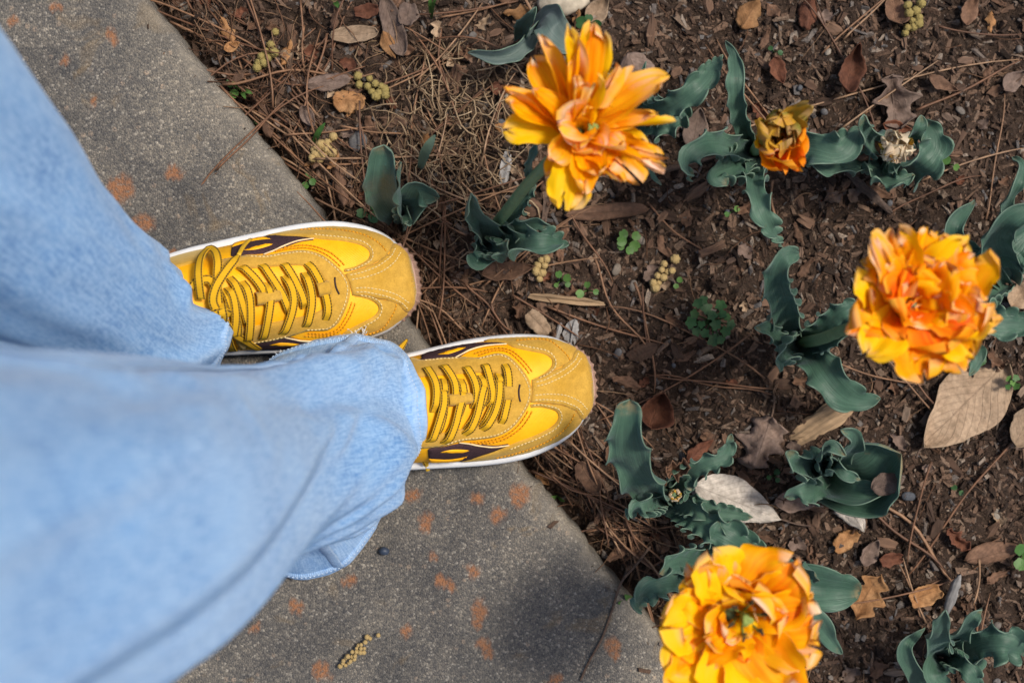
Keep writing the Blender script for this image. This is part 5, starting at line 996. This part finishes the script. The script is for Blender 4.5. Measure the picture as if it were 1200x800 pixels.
C = spline(np.array([P(762, 640, .012), P(745, 662, .020), P(728, 682, SLAB + .004), P(718, 712, SLAB + .002), P(706, 746, SLAB + .002), P(690, 775, SLAB + .003), P(680, 797, SLAB + .002)]), 30); V, F, uv = tube(C, .0011, 6)
o = link('vine_twig', mesh('vine_twig', V, F, MT['twig'], uv=uv)); tag(o, 'thin brown twig lying across the concrete edge beside the bottom flower', 'twig')

# catkin clusters
bm = bmesh.new(); bmesh.ops.create_icosphere(bm, subdivisions=3, radius=1)
for v in bm.verts: c = v.co; v.co = c * (1 + .16 * math.sin(9 * c.x + 1) * math.sin(9 * c.y) + .14 * math.sin(12 * c.z + c.x * 5) + random.uniform(-.06, .06))
bead_g = bpy.data.meshes.new('bead'); bm.to_mesh(bead_g); bm.free(); bead_g.polygons.foreach_set('use_smooth', np.ones(len(bead_g.polygons), bool)); bead_t = bead_g.copy(); bead_g.materials.append(MT['cat_green']); bead_t.materials.append(MT['cat_tan'])
def catkin(label, pts, me, r=5.2, seed=0):
    rs = np.random.default_rng(seed); c = np.mean([P(*p, .0) for p in pts], axis=0); zb = SLAB if edge_d(c[0], c[1]) < 0 else float(soil_z(c[0], c[1])); t = thing('catkin', label, 'catkin', (c[0], c[1], zb), 'yellow catkin clusters')
    for p in pts:
        q = P(*p, .008); o = link('bead', me, t, (q[0] - c[0], q[1] - c[1], .006 + rs.uniform(0, .003)), tuple(rs.uniform(0, 6, 3))); k = r * s0 * rs.uniform(.85, 1.3); o.scale = (k, k * rs.uniform(.85, 1), k)
    C = np.array([P(*pts[0], .006), P(*pts[len(pts) // 2], .004), P(*pts[-1], .006)]); C[:, 2] += zb; V, F, uv = tube(spline(C, 10), .0008, 5); obj('stalk', V, F, MT['twig'], t); return t
catkin('green yellow catkin cluster at the top left near the concrete edge', [(317,52),(321,62),(311,60),(313,67),(306,66),(309,73),(303,73),(301,79),(322,37)], bead_g, 4.8, 1)
catkin('tan catkin cluster above the left sneaker toe', [(391,161),(384,168),(377,170),(384,175),(374,177),(379,183),(371,181),(367,186),(390,180),(376,187),(368,176)], bead_t, 4.6, 2)
catkin('green yellow catkin cluster left of the dry grass', [(433,92),(421,100),(431,102),(440,99),(447,102),(436,108),(445,109),(441,113),(452,112),(420,90),(451,106)], bead_g, 4.6, 3)
catkin('green yellow catkin cluster at the top edge on the right', [(1064,6),(1066,15),(1074,12),(1078,20),(1070,24),(1064,32),(1071,31),(1062,38),(1080,4),(1077,27)], bead_g, 4.4, 4)
catkin('tan catkin cluster below the open tulip leaves', [(634,305),(630,311),(638,311),(628,318),(635,320),(632,327),(640,304)], bead_t, 4.4, 5)
catkin('tan catkin cluster in the middle of the bed', [(792,303),(776,316),(783,318),(788,317),(771,323),(778,325),(766,331),(773,331),(768,337),(779,309)], bead_t, 4.4, 6)
catkin('dry yellow brown catkin lying on the concrete at the bottom', [(405,770),(415,763),(421,757),(426,753),(436,742),(431,746),(426,749),(430,753),(421,753),(425,758),(416,757),(419,762),(411,762),(414,768),(406,767),(408,773),(402,774),(446,738),(412,770),(423,750),(418,766),(429,758),(433,740),(409,764)], bead_t, 2.3, 7)

# weeds
def blade(par, C, W, mat, name='leaf'):
    n = len(C); T = unit(np.gradient(C, axis=0)); Sd = unit(np.cross(T, [0, 0, 1.0])); u = np.linspace(0, 1, n); w_ = (W / 2) * np.clip(np.sin(np.clip(u * .9 + .08, 0, 1) * PI), .03, 1) ** .7; N_ = np.cross(Sd, T); V = np.stack([C + Sd * w_[:, None] + N_ * w_[:, None] * .35, C, C - Sd * w_[:, None] + N_ * w_[:, None] * .35], 1)
    return obj(name, V.reshape(-1, 3), gridf(n, 3), MT[mat], par)
def leaflet(par, c, r, az, mat, lob=0):
    a = np.linspace(0, 2 * PI, 22, endpoint=False); rr = r * (1 - .3 * np.exp(-((a + PI) % (2 * PI) - PI) ** 2 / .06)) * (1 - .25 * (np.cos(a) < 0) * np.abs(np.cos(a))) * random.uniform(.8, 1.15) * (1 + lob * np.cos(5 * a)); V = [np.array([0, 0, 0])] + [np.array([.25 * k for k in (q * math.cos(b), .85 * q * math.sin(b), .18 * q)]) * 2 for q, b in zip(rr, a)] + [np.array([q * math.cos(b), .85 * q * math.sin(b), .12 * q]) for q, b in zip(rr, a)]
    V = np.array(V); k1, k2 = random.uniform(-.5, .5), random.uniform(-.4, .4); V[:, 2] += k1 * V[:, 0] + k2 * V[:, 1] + 14 * V[:, 1] ** 2; ca, sa = math.cos(az), math.sin(az); V = np.stack([V[:, 0] * ca - V[:, 1] * sa, V[:, 0] * sa + V[:, 1] * ca, V[:, 2]], 1) + c; F = [(0, 1 + i, 1 + (i + 1) % 22) for i in range(22)] + [(1 + i, 23 + i, 23 + (i + 1) % 22, 1 + (i + 1) % 22) for i in range(22)]
    return obj('leaf', V, F, MT[mat], par)
def weed(label, px, py, pts, r, mat='weed', h=.014, lob=0, seed=0):
    rs = np.random.default_rng(seed + int(px)); b = P(px, py, 0); zb = float(soil_z(b[0], b[1])); t = thing('weed_sprout', label, 'weed', (b[0], b[1], zb), 'small weeds in the bed'); b[2] = zb
    for dx, dy in pts:
        hh = zb + h * rs.uniform(.7, 1.2); q = P(px + dx, py + dy, hh); m_ = (b + q) / 2; m_[2] = zb + .75 * (hh - zb); V, F, uv = tube(spline(np.array([b, m_, q]), 7), .0006, 4); obj('stalk', V, F, MT[mat], t); leaflet(t, q + np.array([0, 0, .0006]), r * S(0) * rs.uniform(.8, 1.15), math.atan2(-dy, dx), mat, lob)
    return t
weed('bright green clover like sprout in the middle of the bed', 736,283, [(-8,6),(7,5),(9,-6),(-5,-8),(-7,0),(2,10)], 6.5, seed=1)
weed('bright green sprout left of the short tan stick end', 657,328, [(-5,6),(7,-2),(-2,-6),(8,5)], 5, seed=2)
weed('bright green sprout at the end of the short tan stick', 688,340, [(10,2),(-8,4),(0,-6)], 5, seed=3)
weed('largest dark green weed, with lobed leaves, left of the full flower', 832,376, [(-18,-8),(-14,-20),(-4,-14),(2,-6),(12,-18),(20,-4),(18,12),(6,4),(-10,4),(4,22),(-6,14),(-22,2),(12,22),(24,4),(-8,-24),(14,-8),(-16,12)], 6.5, 'weeddark', .024, .22, seed=4)
weed('tiny bright green sprout right of the dried bud', 1114,192, [(-6,-4),(6,4)], 6.5, seed=5)
weed('tiny sprout at the concrete edge near the top left', 266,104, [(-10,2),(4,-6),(8,6)], 6, 'weed', .012, seed=6)
weed('tiny sprout along the concrete edge above the left sneaker', 298,146, [(-2,6),(4,-4)], 5, 'weed', .01, seed=7)
weed('small green leaves between the concrete edge and the tan catkins', 358,209, [(0,8),(4,-4),(8,4)], 5, 'weed', .01, seed=8)
weed('dark green leaves at the tip of the left sneaker toe', 432,250, [(-8,0),(6,4),(6,-8)], 7, 'weeddark', .014, seed=9)
weed('small sprout by the top edge above the half open bud', 908,60, [(-5,-3),(6,2)], 5, 'weeddark', .01, seed=10)
weed('green lobed weed at the lower right edge', 1199,652, [(-4,-8),(-4,8),(4,0)], 9, 'weed', .016, .1, seed=11)
weed('small feathery weed beside the big tan leaf', 1186,448, [(-4,-4),(4,4),(4,-5),(-5,5),(0,0)], 5, 'weed', .014, .2, seed=12)
weed('dark lobed weed under the full orange flower', 1144,418, [(-6,-4),(6,4),(4,-8),(-4,8)], 7, 'weeddark', .02, .15, seed=13)
weed('small round leaved sprout near the top edge', 690,27, [(-8,0),(8,3),(0,-5)], 7, 'weeddark', .012, seed=14)
weed('tiny sprout left of the largest weed', 790,330, [(6,-2),(2,5)], 5, 'weed', .01, seed=15)
weed('tiny sprout in the lower middle soil below the half open bud', 858,248, [(-6,3),(5,-3)], 5, 'weed', .01, seed=16)
weed('small sprout under the crumpled grey brown leaf', 905,556, [(-4,3),(5,-3),(6,6)], 5, 'weeddark', .012, seed=17)
weed('tiny sprout in the lower right soil', 1122,574, [(-4,-3),(4,3)], 5, 'weeddark', .01, seed=18)
def grass(label, px, py, blades, mat='weed'):
    b = P(px, py, 0); zb = float(soil_z(b[0], b[1])); b[2] = zb; t = thing('grass_tuft', label, 'grass', tuple(b), 'grass blades in the bed')
    for dx, dy, z, wd in blades: q = P(px + dx, py + dy, z); m_ = (b * .5 + q * .5); m_[2] = zb * .3 + z * .75; blade(t, spline(np.array([b, m_, q]), 12), wd * s0, mat)
grass('single green grass blade above the tan catkins', 367, 172, [(14, -28, .025, 7)])
grass('broad grey green blade beside the flowerless tulip near the left toe', 492, 200, [(18, -42, .05, 12)], 'leaf')
grass('thin green shoots at the top edge', 506, 22, [(-2, -26, .03, 5), (3, -20, .03, 4), (6, -26, .04, 4)])
grass('bright green leaf at the concrete edge beside the bottom flower', 742, 704, [(-18, 2, .025, 9), (28, -4, .03, 7), (6, 16, .02, 10), (-10, -8, .03, 8)])
grass('small grass blades beside the concrete edge at top left', 282, 104, [(14, 6, .012, 5), (6, 12, .01, 5), (-10, -8, .012, 4)])
grass('short green blade at the top edge by the lance leaf', 392, 2, [(-6, -12, .02, 6), (6, 8, .015, 6)])
grass('short green blade at the concrete edge below the right toe', 654, 584, [(-10, -2, .012, 5), (8, 3, .012, 4)])

# ------------------------------------------------------------------ the many small things say which one they are: by the nearest thing one can find
MARKS = [('the left sneaker toe',485,321),('the right sneaker toe',695,451),('the splayed yellow flower',690,150),('the full orange flower',1080,360),('the bottom yellow flower',860,720),('the half open bud',905,150),('the dried cream bud',1042,176),
 ('the flowerless tulip above the left toe',470,215),('the largest dark weed',832,375),('the big tan leaf',1130,478),('the spotted silvery leaf',862,588),('the crumpled grey brown leaf',893,518),('the large cupped tulip leaf',1000,545),('the weathered wood chip',965,492),
 ('the tan catkins above the left toe',380,175),('the catkins left of the dry grass',437,103),('the top left catkins',312,65),('the catkins in mid bed',778,322),('the catkins at top right',1070,20),('the lobed oak leaf',1016,698),('the bottom right tulip',1110,750),
 ('the short tan stick',664,351),('the tall tulip leaf by the right toe',740,500),('the brown maple leaf',1050,118),('the chestnut brown leaf',996,84),('the base of the open tulip',585,280),('the brown leaf at lower right',1170,650),('the bright clover sprout',736,283),
 ('the grey leaves at top',620,45),('the tulip leaves at the right edge',1185,280),('the angular tan leaf piece',631,378),('the twig over the concrete edge',740,660),('the pale stone at top',660,4),('the curled tan leaf at top',880,15),('the dry grass tuft',528,160),('the star shaped leaf at lower right',1123,632),('the pink tan leaf by the concrete edge',637,564),('the sprout at the concrete edge',298,146),('the grass beside the bottom flower',742,704)]
ONES = ['', 'second', 'third', 'fourth', 'fifth', 'sixth', 'seventh', 'eighth', 'ninth', 'tenth', 'eleventh', 'twelfth', 'thirteenth', 'fourteenth', 'fifteenth', 'sixteenth', 'seventeenth', 'eighteenth', 'nineteenth', 'twentieth'] + ['twenty-' + k for k in ('first', 'second', 'third', 'fourth', 'fifth', 'sixth', 'seventh', 'eighth', 'ninth')] + ['thirtieth'] + ['thirty-' + k for k in ('first', 'second', 'third', 'fourth', 'fifth', 'sixth', 'seventh', 'eighth', 'ninth')]
by = {}
for o, lb in PEND:
    x, y, z = o.location; k = S(z); px, py = 600 + x / k, 400 - y / k; i = int(np.argmin([math.hypot(px - m[1], py - m[2]) for m in MARKS])); by.setdefault((lb, i), []).append((math.hypot(px - MARKS[i][1], py - MARKS[i][2]), o))
for (lb, i), lst in by.items():
    for n, (d, o) in enumerate(sorted(lst, key=lambda q: q[0])): o['label'] = f"{lb}, {(ONES[n] + ' ') if ONES[min(n, 39)] else ''}closest to {MARKS[i][0]}" if n < 40 else f"{lb} among the farthest from {MARKS[i][0]}"
